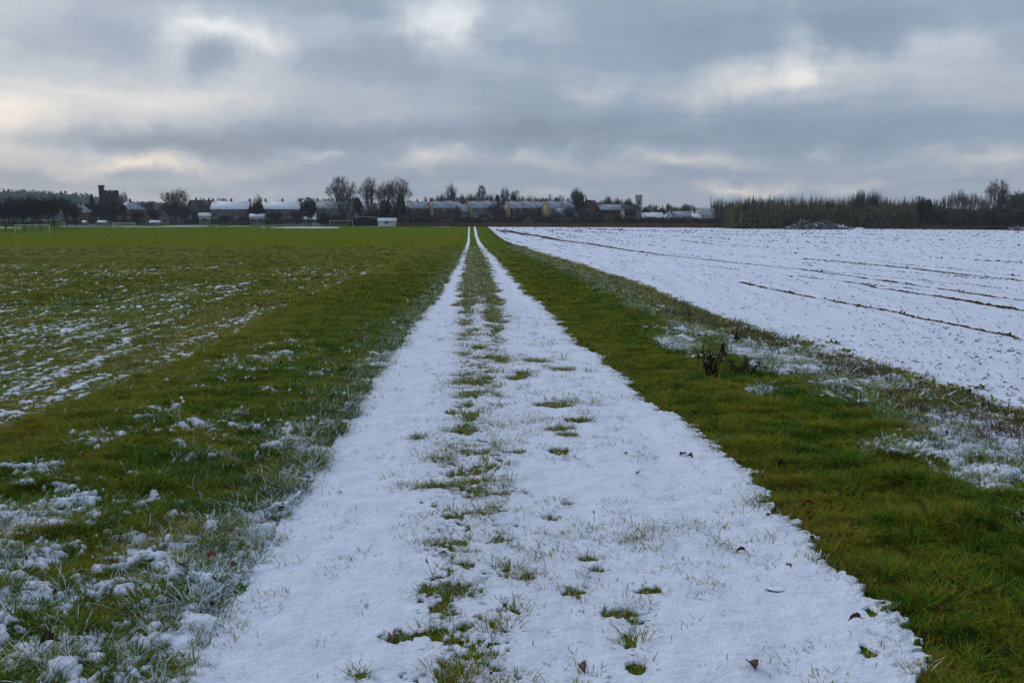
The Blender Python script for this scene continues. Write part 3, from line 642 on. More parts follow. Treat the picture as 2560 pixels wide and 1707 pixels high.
# ------------------------------------------------------------------ trees (unit height 1, crown width wd)
def bare_proto(seed, wd=.75, fork=.28, nl=5, dome=.8, lv=(5, 5, 5), tw=.0024, upright=.0, r0=.022, droop=0.0, round_=1):
    rg = random.Random(seed); T = MB(); Cc = MB()
    def seg(m, p, d, L, r, n, bend, up, sides):
        pts = [p.copy()]; dd = d.copy(); rs = [r]
        for i in range(n):
            dd = (dd + Vector((rg.uniform(-1, 1), rg.uniform(-1, 1), rg.uniform(-1, 1)))*bend + Vector((0, 0, up))).normalized()
            p = p + dd*(L/n); pts.append(p.copy()); rs.append(r*(1-.6*(i+1)/n))
        m.tube(pts, rs, sides); return pts, rs, dd
    def rec(p, d, L, r, lev):
        m = T if lev <= 1 else Cc
        n = 4 if lev <= 1 else 2
        pts, rs, dd = seg(m, p, d, L, max(r, tw), n, .16+.04*lev, .05+upright*.2-droop*(lev > 2), 4 if lev <= 1 else 3)
        if lev >= len(lv): return
        for i in range(lv[lev]):
            f = rg.uniform(.30, 1.0) if i else 1.0; q_ = f*n; a = int(min(q_, n-1)); P = pts[a].lerp(pts[a+1], q_-a)
            ax = Vector((rg.uniform(-1, 1), rg.uniform(-1, 1), rg.uniform(-.5, .8))).normalized()
            nd_ = (dd*(1.0+upright*1.5) + ax*rg.uniform(.5, 1.05)).normalized()
            rec(P, nd_, L*rg.uniform(.48, .68), rs[a]*.6, lev+1)
    T.tube([(0, 0, -.03), (rg.uniform(-.01, .01), 0, fork*.5), (rg.uniform(-.012, .012), 0, fork)], [r0*1.25, r0, r0*.85], 6)
    base = Vector((0, 0, fork)); hh = 1-fork
    for i in range(nl):
        a = 2*math.pi*(i+rg.uniform(-.3, .3))/nl; sp = wd*.5*rg.uniform(.35, .8) if i else .02
        top = Vector((math.cos(a)*sp, math.sin(a)*sp*.9, hh*rg.uniform(.60, .74)))
        rec(base - Vector((0, 0, rg.uniform(0, fork*.25))), top.normalized(), top.length*.82, r0*.55, 0)
    def mk(m):
        V = np.array(m.V); return V, m.q
    allv = np.array(T.V+Cc.V); zt = allv[:, 2].max(); xw = np.percentile(np.abs(allv[:, :2]), 98.5)
    for m in (T, Cc):
        A = np.array(m.V); A[:, 2] *= 1/zt; A[:, :2] *= (wd*.5)/xw
        if round_ > 0:
            c = np.array([0, 0, .56]); R = np.array([wd*.5, wd*.5, .44]); D = (A-c)/R; r = np.linalg.norm(D, axis=1)
            k = np.where(A[:, 2] > .3, np.where(r > .62, (.62+.38*np.tanh((r-.62)/.38))/np.maximum(r, 1e-6), 1), np.where(np.hypot(D[:, 0], D[:, 1]) > .8, .8/np.maximum(np.hypot(D[:, 0], D[:, 1]), 1e-6), 1))
            A = np.where((A[:, 2] > .3)[:, None], c + D*k[:, None]*R, A)
            A[:, :2] *= 1.10; A[:, 2] *= 1.035
        m.V = [tuple(v) for v in A]
    tr = T.build('trunk', M_BARK); cr = Cc.build('crown', M_TWIG)
    r = (tr.data, cr.data); bpy.data.objects.remove(tr); bpy.data.objects.remove(cr); return r
def leafy_proto(seed, wd=.8, z0=.12, n=2600, q_=.028, shape='round', mat=None, trunk=True, wisps=60):
    rg = np.random.default_rng(seed)
    nb = 12; 
    if shape == 'cone': cz = np.linspace(z0+.05, .93, nb); cr_ = (1-cz)*wd*.62+.02; cx = rg.normal(0, .012, nb); cy = rg.normal(0, .012, nb)
    else:
        th = rg.uniform(0, 6.28, nb); rr = rg.uniform(0, .30, nb)*wd; cx, cy = rr*np.cos(th), rr*np.sin(th)
        cz = z0+(1-z0)*rg.uniform(.22, .80, nb); cr_ = rg.uniform(.18, .27, nb)*wd*(1.15-.5*np.abs(cz-.5))
        if shape == 'column': cx *= .4; cy *= .4; cz = np.linspace(z0+.1, .88, nb); cr_ = np.full(nb, .33*wd)
    i = rg.integers(0, nb, n); d = rg.normal(size=(n, 3)); d /= np.linalg.norm(d, axis=1)[:, None]; rad = cr_[i]*rg.uniform(.55, 1.08, n)**.6
    Cn = np.stack([cx[i], cy[i], cz[i]], 1) + d*rad[:, None]*np.array([1, 1, .9 if shape != 'cone' else .6]); Cn[:, 2] = np.clip(Cn[:, 2], .02, 1)
    a = rg.normal(size=(n, 3)); a /= np.linalg.norm(a, axis=1)[:, None]; b = np.cross(a, rg.normal(size=(n, 3))); b /= np.linalg.norm(b, axis=1)[:, None]
    s = q_*rg.uniform(.5, 1.3, n)[:, None]
    V = np.concatenate([Cn-a*s, Cn+b*s*.6, Cn+a*s, Cn-b*s*.6]); I = np.arange(n); Q = np.stack([I, I+n, I+2*n, I+3*n], 1)
    V[:, 2] = V[:, 2]/V[:, 2].max()
    c = mesh_np('crown', V, Q, mat or M_EVER); t = MB().tube([(0, 0, -.03), (.01, 0, z0+.1), (0, .01, .7)], [.03, .025, .008], 6).build('trunk', M_BARK)
    r = (t.data, c.data); bpy.data.objects.remove(t); bpy.data.objects.remove(c); return r
def dome_proto(seed, wd=.8, fork=.12, nl=6, nb=13, ntw=9, base=.42, tw=.0016, r0=.026, lean=.5):
    """open crown: long limbs rise from a low fork and end in a shell of fine twigs"""
    rg = random.Random(seed); T = MB(); Cc = MB(); zc = base; R = wd*.5; H = 1-zc
    def shell(a, e, f): return Vector((math.cos(a)*math.cos(e)*R*f, math.sin(a)*math.cos(e)*R*f, zc + (math.sin(e))*H*f))
    def curve(p, q, bow, n, r_a, r_b, m, sides):
        pts = []; rs = []
        for i in range(n+1):
            t = i/n; x = p.lerp(q, t); x.z += bow*math.sin(math.pi*t)*.5; k = .012*math.sin(math.pi*t)
            x += Vector((rg.uniform(-k, k), rg.uniform(-k, k), rg.uniform(-k, k))); pts.append(x); rs.append(r_a+(r_b-r_a)*t)
        m.tube(pts, rs, sides); return pts, rs
    T.tube([(0, 0, -.03), (.004, 0, fork*.5), (0, .004, fork)], [r0*1.2, r0, r0*.9], 6)
    for i in range(nl):
        a = 2*math.pi*(i+rg.uniform(-.25, .25))/nl; ee = rg.uniform(.35, 1.15); end = shell(a, ee, rg.uniform(.72, .86))
        st = Vector((0, 0, fork*rg.uniform(.75, 1))); mid = Vector((end.x*lean, end.y*lean, st.z+(end.z-st.z)*.55))
        p1, r1 = curve(st, mid, 0, 4, r0*.55, r0*.34, T, 5); p2, r2 = curve(mid, end, .02, 4, r0*.34, r0*.12, T, 4)
        P = p1[2:]+p2; Rr = r1[2:]+r2
        for j in range(nb):
            f = (j+rg.random())/nb; k = int(f*(len(P)-1)); o = P[k]
            aa = a+rg.gauss(0, .75); e2 = rg.uniform(-.15, 1.45) if f < .45 else rg.uniform(.35, 1.5); q_ = shell(aa, e2, rg.uniform(.80, .97))
            if (q_-o).length > .42*wd+.1: q_ = o.lerp(q_, .7)
            pb, rb = curve(o, q_, .03, 4, Rr[k]*.45, tw*1.2, Cc, 3)
            for l in range(ntw):
                g = rg.uniform(.35, 1.0); kk = min(int(g*4), 3); b = pb[kk].lerp(pb[kk+1], g*4-kk); out = (b-Vector((0, 0, zc*.8))).normalized()
                d = (out*rg.uniform(.5, 1.1)+Vector((rg.gauss(0, .5), rg.gauss(0, .5), rg.gauss(.1, .4)))).normalized(); L_ = rg.uniform(.05, .11)
                e_ = b+d*L_; D = Vector((e_.x/R, e_.y/R, (e_.z-zc)/H)); 
                if D.length > 1.03: e_ = Vector((e_.x/D.length*1.03, e_.y/D.length*1.03, zc+(e_.z-zc)/D.length*1.03))
                Cc.tube([b, b.lerp(e_, .5)+Vector((rg.uniform(-.006, .006), rg.uniform(-.006, .006), .004)), e_], [tw, tw*.85, tw*.6], 3)
                e3 = b.lerp(e_, .5)+Vector((rg.gauss(0, .03), rg.gauss(0, .03), rg.gauss(.012, .02))); Cc.tube([b.lerp(e_, .4), e3], [tw*.8, tw*.55], 3)
    zt = max(v[2] for v in Cc.V)
    for m in (T, Cc): m.V = [(x, y, z/zt) for x, y, z in m.V]
    tr = T.build('trunk', M_BARK); cr = Cc.build('crown', M_TWIG); r = (tr.data, cr.data); bpy.data.objects.remove(tr); bpy.data.objects.remove(cr); return r
PR = dict(bushy=bare_proto(31, 1.0, .06, 9, lv=(6, 6, 5), tw=.0065), 
    vase=dome_proto(1, .84, .12, 9, 16, 9, .38, .0016, .024, lean=.62), vase2=dome_proto(2, .70, .16, 8, 15, 9, .46, .0017, .024, lean=.6), vase3=dome_proto(3, .78, .26, 8, 15, 9, .40, .0017, lean=.7),
    round=bare_proto(4, .9, .15, 6, lv=(6, 5, 6), tw=.0045), round2=bare_proto(5, .85, .12, 7, lv=(6, 6, 5), tw=.0045), dense=bare_proto(6, .95, .10, 8, lv=(6, 6, 6), tw=.006),
    poplar=bare_proto(7, .26, .08, 5, lv=(7, 5, 3), tw=.004, round_=0, upright=1.2, r0=.014), poplar2=bare_proto(8, .20, .06, 4, lv=(8, 5, 3), tw=.0035, round_=0, upright=1.4, r0=.012),
    sapling=bare_proto(9, .16, .10, 3, lv=(7, 4), tw=.0035, round_=0, upright=1.5, r0=.007), sapling2=bare_proto(10, .20, .12, 3, lv=(8, 4), tw=.003, round_=0, upright=1.2, r0=.007), sapling3=bare_proto(12, .24, .1, 4, lv=(6, 4), tw=.003, round_=0, upright=1.0, r0=.007),
    ever=leafy_proto(21, .8), ever2=leafy_proto(22, .7), cone=leafy_proto(23, .5, shape='cone'), column=leafy_proto(24, .5, shape='column'), bush=leafy_proto(25, 1.1, z0=.0, mat=M_HEDGE), bush2=leafy_proto(26, 1.3, z0=.0, mat=M_HEDGE))
def recolor(key, new, mat):
    t, c = PR[key]; c2 = c.copy(); c2.materials[0] = mat; PR[new] = (t, c2)
recolor('round', 'round_tan', M_TWIGB); recolor('round2', 'round_red', M_TWIGR); recolor('dense', 'dense_dark', M_HEDGE); recolor('round', 'round_green', M_TWIGG); recolor('ever', 'green_mass', M_TWIGG)
recolor('sapling', 'sapling_t', M_TWIGB); recolor('sapling2', 'sapling2', M_TWIGG); recolor('dense', 'dense_green', M_TWIGG); recolor('vase3', 'vase_red', M_TWIGR); recolor('ever', 'bush_brown', M_THICK)
_rr = random.Random(77)
def tree(key, px, Y, top, wpx, label, name='bare_tree', cat='tree', group=None, sink=0):
    z = gz(Y); H = zat(top, Y)-z; Wd = wpx/FH*Y
    natural = {'bushy':1.0,'vase':.84,'vase2':.70,'vase3':.78,'vase_red':.78,'round':.9,'round_tan':.9,'round_green':.9,'round2':.85,'round_red':.85,'dense':.95,'dense_dark':.95,'dense_green':.95,'poplar':.26,'poplar2':.20,'sapling':.16,'sapling_t':.16,'sapling2':.20,'sapling3':.24,'ever':.8,'green_mass':.8,'bush_brown':.8,'ever2':.7,'cone':.5,'column':.5,'bush':1.1,'bush2':1.3}[key]
    t = empty(name, (at(px, Y), Y, z-sink), _rr.uniform(0, 6.28)); s = Wd/natural; t.scale = (s, s, H+sink); tag(t, label, cat, group)
    for nm, dta in zip(('trunk', 'crown'), PR[key]):
        o = bpy.data.objects.new(nm, dta); COL.objects.link(o); o.parent = t
    return t

# front-left dark trees
for i, (px, Y, top, wp, lb) in enumerate([
    (-22, 300, 490, 70, 'dark twiggy tree cut by the left edge of the photo'), (14, 286, 494, 62, 'dark dense tree with a thick trunk left of the white goal posts'),
    (59, 292, 490, 60, 'dark dense tree whose trunk stands behind the left half of the white goal'), (99, 296, 487, 60, 'dark dense tree whose trunk stands behind the right half of the white goal'),
    (134, 315, 483, 64, 'tallest dark twiggy tree right of the white goal'), (166, 335, 487, 56, 'dark twiggy tree between the goal and the brick house with hipped roof'), (36, 330, 486, 70, 'dark twiggy tree seen between two trunks behind the goal'), (80, 338, 484, 70, 'dark twiggy tree rising behind the trees at the white goal'), (190, 345, 503, 36, 'small dark tree leaning on the hip-roofed brick house')]):
    tree('dense_dark', px, Y, top, wp, lb, 'dark_tree', group='dark trees along the left edge of the playing field')
tree('cone', 232, 402, 485, 26, 'dark conical evergreen left of the battlemented church tower', 'conifer')
for px, top, wp, lb in [(218, 508, 30, 'dark rounded evergreen under the conical conifer'), (250, 506, 40, 'dark evergreen in front of the foot of the church tower'), (283, 500, 46, 'broad dark evergreen masking the right half of the church tower'), (308, 509, 26, 'low dark evergreen left of the second hip-roofed house')]:
    tree('ever' if wp > 30 else 'ever2', px, 396, top, wp, lb, 'evergreen_tree')
tree('round', 308, 440, 474, 34, 'grey bare tree rising right of the battlemented church tower')
for px, top, wp, Y, lb in [(325, 503, 20, 470, 'small round dark tree over the hip roof of the second brick house'), (347, 508, 26, 600, 'small bluish tree between the hip-roofed house and the tan tree'), (374, 502, 34, 640, 'bluish rounded tree left of the tan tree')]:
    tree('ever', px, Y, top, wp, lb, 'round_tree')
tree('round_tan', 440, 404, 466, 82, 'broad pale tan bare tree standing alone left of the terraces')
tree('dense_dark', 428, 396, 503, 66, 'dark green brown bush at the foot of the pale tan tree', 'large_shrub', 'shrub'); tree('dense_dark', 464, 392, 516, 44, 'low dark bush before the dark slate gable', 'large_shrub', 'shrub')
tree('ever', 388, 396, 522, 44, 'low dark bush left of the pale tan tree', 'large_shrub', 'shrub'); tree('ever2', 345, 392, 528, 40, 'low dark bush right of the second hip-roofed house', 'large_shrub', 'shrub')
tree('ever', 509, 440, 494, 20, 'small round dark tree between the slate gable and the first white roof', 'round_tree')
tree('ever', 556, 460, 494, 26, 'dark dome of a tree showing over the first white terrace roof', 'round_tree'); tree('ever', 567, 462, 496, 18, 'smaller dark tree crown beside the dome over the first white roof', 'round_tree')
tree('round_red', 648, 430, 482, 36, 'pale pinkish bare tree between the first two white terrace roofs')
tree('ever2', 646, 392, 506, 34, 'dark tree before the gap between the first two terraces', 'evergreen_tree')
for px, top, wp, lb in [(696, 494, 22, 'thin bare tree over the middle of the second terrace roof'), (750, 490, 18, 'thin bare tree at the right end of the second terrace roof'), (786, 490, 22, 'thin bare tree behind the dark ivy-clad tree')]:
    tree('round', px, 430, top, wp, lb)
tree('ever', 772, 386, 491, 46, 'tall dark ivy-clad tree between the second and third terraces', 'evergreen_tree'); tree('dense_dark', 778, 384, 505, 50, 'brown tangled tree at the foot of the ivy-clad tree', 'brown_tree')
for px, top, wp, lb in [(818, 495, 40, 'low dark tree crown behind the left end of the third terrace'), (852, 491, 50, 'dark tree crown behind the middle of the third terrace'), (885, 493, 34, 'dark tree crown behind the right end of the third terrace')]:
    tree('ever', px, 450, top, wp, lb, 'round_tree')
tree('ever2', 894, 388, 492, 32, 'dark brown tree between the third and fourth terraces', 'evergreen_tree')
tree('vase', 856, 376, 436, 104, 'tallest bare tree with domed crown and forked trunk, leftmost of the big four')
tree('vase2', 924, 378, 439, 70, 'tall upright bare tree with two stems, second of the big four'); tree('vase3', 964, 380, 449, 60, 'lighter bare tree between the two-stemmed tree and the rightmost tall one')
tree('vase3', 997, 374, 440, 86, 'tall bare tree with a spreading crown, rightmost of the big four')
tree('cone', 1001, 380, 484, 48, 'dark triangular ivy growth round the trunk of the rightmost tall tree', 'ivy_clump', 'shrub'); tree('ever2', 965, 388, 500, 40, 'dark ivy-covered tree between the tall bare trees', 'evergreen_tree')
for key, px, Y, top, wp, lb in [
    ('round', 1074, 440, 485, 38, 'round-headed grey bare tree left of the poplar'), ('dense', 1108, 450, 481, 48, 'dense purplish bare tree at the left foot of the poplar'),
    ('poplar', 1130, 440, 452, 26, 'tall pointed poplar rising over the brick houses'), ('dense', 1150, 452, 483, 46, 'dense purplish bare tree at the right foot of the poplar'),
    ('dense_green', 1176, 455, 480, 46, 'broad grey green bare tree between the poplar and the nest tree'), ('vase3', 1204, 440, 457, 34, 'tall thin bare tree with a dark ball of mistletoe in its crown'),
    ('round', 1228, 450, 478, 34, 'bare tree right of the mistletoe tree'), ('ever2', 1244, 448, 485, 20, 'small dark evergreen right of the mistletoe tree'), ('vase_red', 1262, 440, 465, 36, 'reddish bare tree with drooping crown left of the green pine'),
    ('ever', 1285, 440, 474, 26, 'dark green pine above the house roofs'), ('round', 1302, 455, 482, 22, 'thin bare tree just right of the green pine'), ('poplar2', 1318, 450, 480, 12, 'narrow upright bare tree between two thin ones right of the pine'),
    ('round', 1334, 455, 484, 26, 'low bare tree left of the yellow gable'), ('ever', 1356, 455, 493, 34, 'low dark evergreen behind the yellow gable'), ('round2', 1374, 450, 482, 26, 'thin bare tree behind the yellow gable house'),
    ('ever2', 1390, 440, 492, 12, 'small dark crown beside the thin bare tree behind the yellow gable house'), ('round', 1399, 450, 482, 30, 'bare twiggy tree left of the big dense tree'),
    ('dense_green', 1444, 398, 465, 48, 'big dense grey green tree standing before the brown brick house'), ('ever', 1446, 400, 478, 40, 'dark ivy filling the big dense tree', ), ('round', 1476, 450, 495, 34, 'low bare tree right of the big dense tree'),
    ('dense', 1518, 460, 486, 30, 'round purplish bare tree behind the long low roof'), ('dense', 1545, 465, 491, 28, 'lower grey bare tree behind the right part of the long low roof'), ('dense_green', 1569, 460, 491, 30, 'grey green bare tree left of the pale church tower'),
    ('ever', 1574, 430, 503, 40, 'dark evergreen before the foot of the pale church tower'), ('round', 1632, 460, 506, 34, 'thin twiggy tree right of the pale church tower'), ('cone', 1656, 450, 512, 9, 'tiny dark conifer above the white bungalow'),
    ('dense', 1672, 460, 505, 24, 'small rounded bare tree above the white gable'), ('ever', 1614, 440, 515, 26, 'low dark evergreen right of the pale tower'), ('dense', 1716, 440, 506, 42, 'broad brown bare tree behind the white gable bungalow'), ('ever', 1736, 430, 516, 8, 'tiny dark tree beside the pale chimney post'),
    ('sapling3', 1782, 400, 486, 22, 'thin bare tree at the left end of the plantation'), ('dense', 1790, 410, 512, 50, 'purplish bare bush right of the grey bungalow roof')]:
    nm = 'evergreen_tree' if key in ('ever', 'ever2') else 'conifer' if key == 'cone' else 'poplar_tree' if key == 'poplar' else 'bare_tree'
    tree(key, px, Y, top, wp, lb, nm)
tree('ever', 1204, 439.5, 466, 8, 'dark ball of mistletoe high in the thin bare tree', 'mistletoe_ball', 'mistletoe')
o = bpy.data.objects['mistletoe_ball']; o.location.z = zat(475, 439.5); o.scale = (1.9, 1.9, 1.7)

for px, top, wp, Y, lb in [(1006, 522, 36, 396, 'bare garden tree left of the red brick house'), (1060, 518, 30, 395, 'bare garden tree at the right corner of the red brick house'), (1118, 528, 34, 392, 'small garden tree before the windows of the brick pair below the poplar'), (1146, 513, 30, 394, 'bare garden tree between the two tan-gabled pairs'), (1206, 530, 40, 392, 'low bare garden tree before the grey pair'),
    (1240, 500, 40, 396, 'dark twiggy tree filling the gap right of the grey pair'), (1252, 512, 40, 394, 'lower dark twiggy tree in the gap right of the grey pair'), (1302, 524, 36, 392, 'bare garden tree before the brick pair below the pine'), (1330, 516, 40, 393, 'dark garden tree left of the yellow gable'), (1392, 524, 34, 392, 'bare garden tree right of the yellow gable'),
    (1424, 512, 44, 395, 'dark twiggy tree at the left foot of the big dense tree'), (1462, 516, 34, 393, 'dark twiggy tree at the right foot of the big dense tree'), (1500, 526, 40, 392, 'bare garden tree right of the wide brown gable'), (1538, 530, 44, 391, 'low garden tree before the long low house'), (1576, 536, 40, 390, 'low garden bush before the dark bungalow'), (1640, 541, 40, 390, 'low garden bush before the white bungalow'), (1716, 539, 46, 390, 'low garden bush before the grey bungalow')]:
    tree('bushy', px, Y, top, wp, lb, 'garden_tree')
for px, top, wp, Y, lb in [(1090, 490, 34, 470, 'purplish tree top over the roof left of the poplar'), (1128, 488, 60, 472, 'wide low tree top directly behind the poplar'), (1190, 487, 50, 474, 'purplish tree top behind the tree with mistletoe'), (1218, 484, 46, 476, 'twiggy tree top just right of the mistletoe tree'), (1268, 486, 44, 474, 'dark tree top below the reddish drooping tree'), (1312, 490, 44, 476, 'twiggy tree top right of the pine over the roofs'), (1345, 492, 44, 474, 'twiggy tree top left of the yellow gable over the roofs'), (1386, 493, 50, 474, 'twiggy tree top over the roof right of the yellow gable'), (1412, 494, 36, 470, 'tree top left of the big dense tree'), (1500, 499, 50, 470, 'tree top right of the brown gable'), (1535, 496, 50, 474, 'broad tree top behind the long low roof'), (1650, 516, 50, 470, 'low tree top behind the white bungalow'), (1690, 513, 50, 470, 'low tree top behind the white triangular gable'), (930, 500, 50, 470, 'tree top behind the two-stemmed tree'), (1030, 503, 40, 470, 'low tree top left of the round-headed grey tree')]:
    tree('bushy', px, Y, top, wp, lb, 'background_tree')
# ------------------------------------------------------------------ houses
RW = M_WHITEROOF; RS = M_SNOWROOF; RD = M_DARKROOF
H = house
H('brick_house', 'brown brick house with a hipped roof behind the dark trees at the left', 203, 395, 7.5, 7, 4.4, 7.1, -25, 'brick', RS, 2, hip=2.2)
H('brick_house', 'orange brick house with a snowy hipped roof right of the church tower', 327, 405, 8.5, 7.5, 5.2, 8.2, -25, 'orange', RS, 2, hip=2.4)
H('slate_house', 'dark slate-roofed house left of the first white terrace roof', 492, 402, 9, 8.5, 4.0, 8.8, 12, 'darkbrick', M_DARKROOF, 2, hip=2.0)
H('white_outhouse', 'small white lean-to below the first terrace', 513, 396, 4.6, 3, 3.0, 4.0, 10, 'white', RW, 1, False, (), False, cat='outhouse')
H('brick_house', 'narrow red brick house squeezed before the first white terrace', 524, 408, 3.4, 7, 5.0, 8.6, 8, 'brick', RD, 1)
H('terrace', 'grey green terrace with long white snow-covered roof, leftmost of the three', 580, 400, 14.6, 7.5, 5.5, 8.4, 1, 'green', RW, 5, chim=(-1.0, .0, 1.0))
H('dark_gable_house', 'dark gabled house between the first and second white terraces', 646, 397, 5, 7, 4.9, 7.4, 85, 'darkbrick', RD, 1, chim=())
H('white_outhouse', 'small whitish lean-to below the dark gabled house', 644, 391, 5.4, 3, 3.0, 3.9, 0, 'white', RW, 2, False, (), False, cat='outhouse')
H('terrace', 'dim terrace with white snow-covered roof behind the hedge trees, middle of the three', 710, 400, 14.2, 7.5, 5.5, 8.4, 1, 'green', RW, 5, chim=(-1.0, -.05, .95))
H('terrace', 'terrace with snowy roof behind the tallest bare tree, rightmost of the three', 840, 402, 14.4, 7.5, 5.6, 8.5, -2, 'green', RS, 5, chim=(-1.0, .1))
H('terrace_house', 'small house with snowy roof seen between the trunks of the two-stemmed tree', 915, 402, 5.4, 7.5, 5.4, 8.1, -2, 'green', RS, 2, chim=())
H('terrace_house', 'half-hidden grey roofed house behind the rightmost tall bare tree', 980, 402, 10, 7.5, 5.2, 7.8, 5, 'darkbrick', RS, 3, chim=(-.6, .5))
def semi(px, lb1, lb2, wall='brick', roof=RS, tan='tan', s=1.0, Y=404):
    H('semi_detached_house', lb1, px, Y, 6.4*s, 7.4, 5.8, 8.3, 26, wall, roof, 2, chim=(-.9,))
    t = [x for x in COL.objects if x.name.startswith('semi_detached_house')][-1]
    # rendered gable end
    b = 3.7; a = 3.2*s
    m = MB(); k = m.v((-a-.09,-b,0),(-a-.09,b,0),(-a-.09,b,5.78),(-a-.09,0,8.16),(-a-.09,-b,5.78),(-a-.012,-b,0),(-a-.012,b,0),(-a-.012,b,5.78),(-a-.012,0,8.16),(-a-.012,-b,5.78))
    m.n5 += [(k,k+4,k+3,k+2,k+1)]; m.q += [(k,k+1,k+6,k+5),(k+1,k+2,k+7,k+6),(k+2,k+3,k+8,k+7),(k+3,k+4,k+9,k+8),(k+4,k,k+5,k+9)]; m.build('gable_end', WM[tan], t)
    H('semi_detached_house', lb2, px+37*s, Y+3.4, 5.6*s, 7.0, 5.8, 8.35, 24, wall, roof, 2, chim=(.1,), gw=False)
H('brick_house', 'red brick house with dark-edged snowy roof left of the first tan gable', 1044, 404, 8, 7, 5.7, 8.1, 10, 'brick', RS, 2)
semi(1094, 'brick house with a tan rendered gable, directly below the poplar', 'right half of the brick pair below the poplar')
H('low_house', 'small grey house between the two brick pairs with tan gables', 1155, 402, 3.4, 6, 4.6, 7.3, 24, 'grey', RS, 1)
semi(1188, 'grey brick house with a tan gable below the mistletoe tree', 'right half of the grey pair below the mistletoe tree', 'grey')
semi(1284, 'brick house with a dull tan gable below the green pine', 'right half of the brick pair below the green pine', 'darkbrick')
H('brick_house', 'dark brick wing left of the bright yellow gable', 1342, 410, 7, 7, 5.7, 8.1, 26, 'darkbrick', RS, 2, chim=())
semi(1381, 'grey house with the brightest yellow gable in the row', 'right half of the grey pair beside the bright yellow gable', 'grey', RS, 'tan')
H('low_house', 'grey walled low house with snowy roof left of the big dense tree', 1412, 399, 8, 6.5, 3.6, 5.6, 20, 'grey', RS, 3, chim=())
H('brown_brick_house', 'large orange brown brick house with a wide gable right of the big dense tree', 1478, 410, 9.5, 8, 5.6, 8.7, 70, 'orange', M_DARKROOF, 2, chim=())
H('long_low_house', 'long low house with pale grey roof and white end chimney', 1530, 402, 11, 7, 5.0, 7.0, 8, 'darkbrick', RS, 3, two=False, chim=(-.95,))
def gable_house(px, Y, wpx, base, top, lb, wall='cream', roof=RD, nm='gabled_house', depth=8):
    W = wpx/FH*Y; hr = zat(top, Y)-gz(Y); hw = hr-W*.95 if hr-W*.95 > 1.5 else 1.6
    return H(nm, lb, px, Y, depth, W, hw, hr, 84, wall, roof, 1, two=False, chim=(), gw=False)
gable_house(1556, 396, 11, 0, 518, 'narrow steep cream gable left of the dark bungalow', depth=5)
H('dark_bungalow', 'dark walled bungalow between two pale gables', 1575, 400, 6, 6, 4.0, 6.9, 4, 'timber', RD, 2, False, ())
gable_house(1594, 396, 10, 0, 518, 'dull cream gable just below the pale church tower', 'stone', depth=5)
H('white_bungalow', 'long bungalow with a white snow-covered roof', 1628, 396, 8.6, 6, 2.3, 4.1, 6, 'grey', RW, 3, False, (-.3,))
gable_house(1674, 394, 13, 0, 527, 'small bright white triangular gable', 'white', RS)
H('grey_bungalow', 'bungalow with patchy grey snowy roof right of the white gable', 1702, 396, 7.4, 6.5, 2.0, 4.6, 14, 'grey', RS, 2, False, ())
H('white_garage', 'low white garage left of the slate-blue bungalow', 1738, 393, 3.0, 4, 2.6, 3.7, 10, 'white', RW, 1, False, (), False, cat='garage')
H('blue_grey_bungalow', 'bungalow with a broad blue grey roof next to the plantation', 1764, 398, 7.4, 8, 2.9, 5.8, 10, 'white', M_SNOWROOF, 3, False, (.9,))
H('white_shed', 'tiny white shed at the left end of the plantation', 1798, 392, 1.5, 3, 2.4, 3.4, 4, 'cream', RW, 1, False, (), False, cat='shed')
m = MB().box(-.25, .25, -.25, .25, -.3, zat(519, 402)-gz(402)); t = m.build('chimney_post', WM['pale']); t.location = (at(1728, 402), 402, gz(402)); tag(t, 'pale square chimney post right of the brown bare tree', 'chimney')
tower('church_tower', 'dark battlemented flint church tower with a taller stair turret', 277, 445, 42, 476, 'flint', 464)
tower('church_tower', 'pale square church tower in the middle distance behind bungalows', 1596, 480, 16, 487, 'pale', None, 5)
# shelter and shed on the edge of the playing field
t = empty('field_shelter', (at(912, 372), 372, gz(372))); tag(t, 'long low dark shelter with a curved pale roof edge below the tall bare trees', 'shelter')
wS = 86/FH*372/2; m = MB(); n = 12
Pz = lambda f: 2.55 + .75*(1-f*f)
m.box(-wS, -wS+.3, -2, 2, -.2, 2.2).box(wS-.3, wS, -2, 2, -.2, 2.2).box(-wS+.301, wS-.301, 1.7, 2, -.2, 2.3); m.build('wall', WM['timber'], t)
m = MB()
for i in range(n):
    f0, f1 = -1+2*i/n, -1+2*(i+1)/n; k = m.v(*[(f*wS*1.04, y, Pz(f)+dz) for dz in (0, .22) for y in (-2.3, 2.3) for f in (f0, f1)])
    m.q += [(k,k+2,k+3,k+1),(k+4,k+5,k+7,k+6),(k,k+1,k+5,k+4),(k+2,k+6,k+7,k+3)]
m.build('roof', M('shelter_roof', (.30,.32,.33), .7, .3, 1), t)
for x in (-wS*.45, .0, wS*.45): MB().box(x-.09, x+.09, -2, -1.82, -.2, 2.3).build('post', WM['timber'], t)
H('storage_shed', 'low grey shed with a thick white snow roof beside the dark shelter', 969, 368, 6.4, 4, 2.0, 2.9, -3, 'white', RW, 1, False, (), False, cat='shed')
for px, wd, lb in [(256, 2.8, 'small shed with a flat snow-covered roof below the church tower'), (388, 3.6, 'low shed with a flat snow-covered roof left of the pale tan tree'), (212, 1.2, 'tiny white hut by the hip-roofed brick house')]:
    H('garden_shed', lb, px, 381, wd, 2.2, 1.3, 1.8, 0, 'grey', RW, 0, False, (), False, cat='shed')

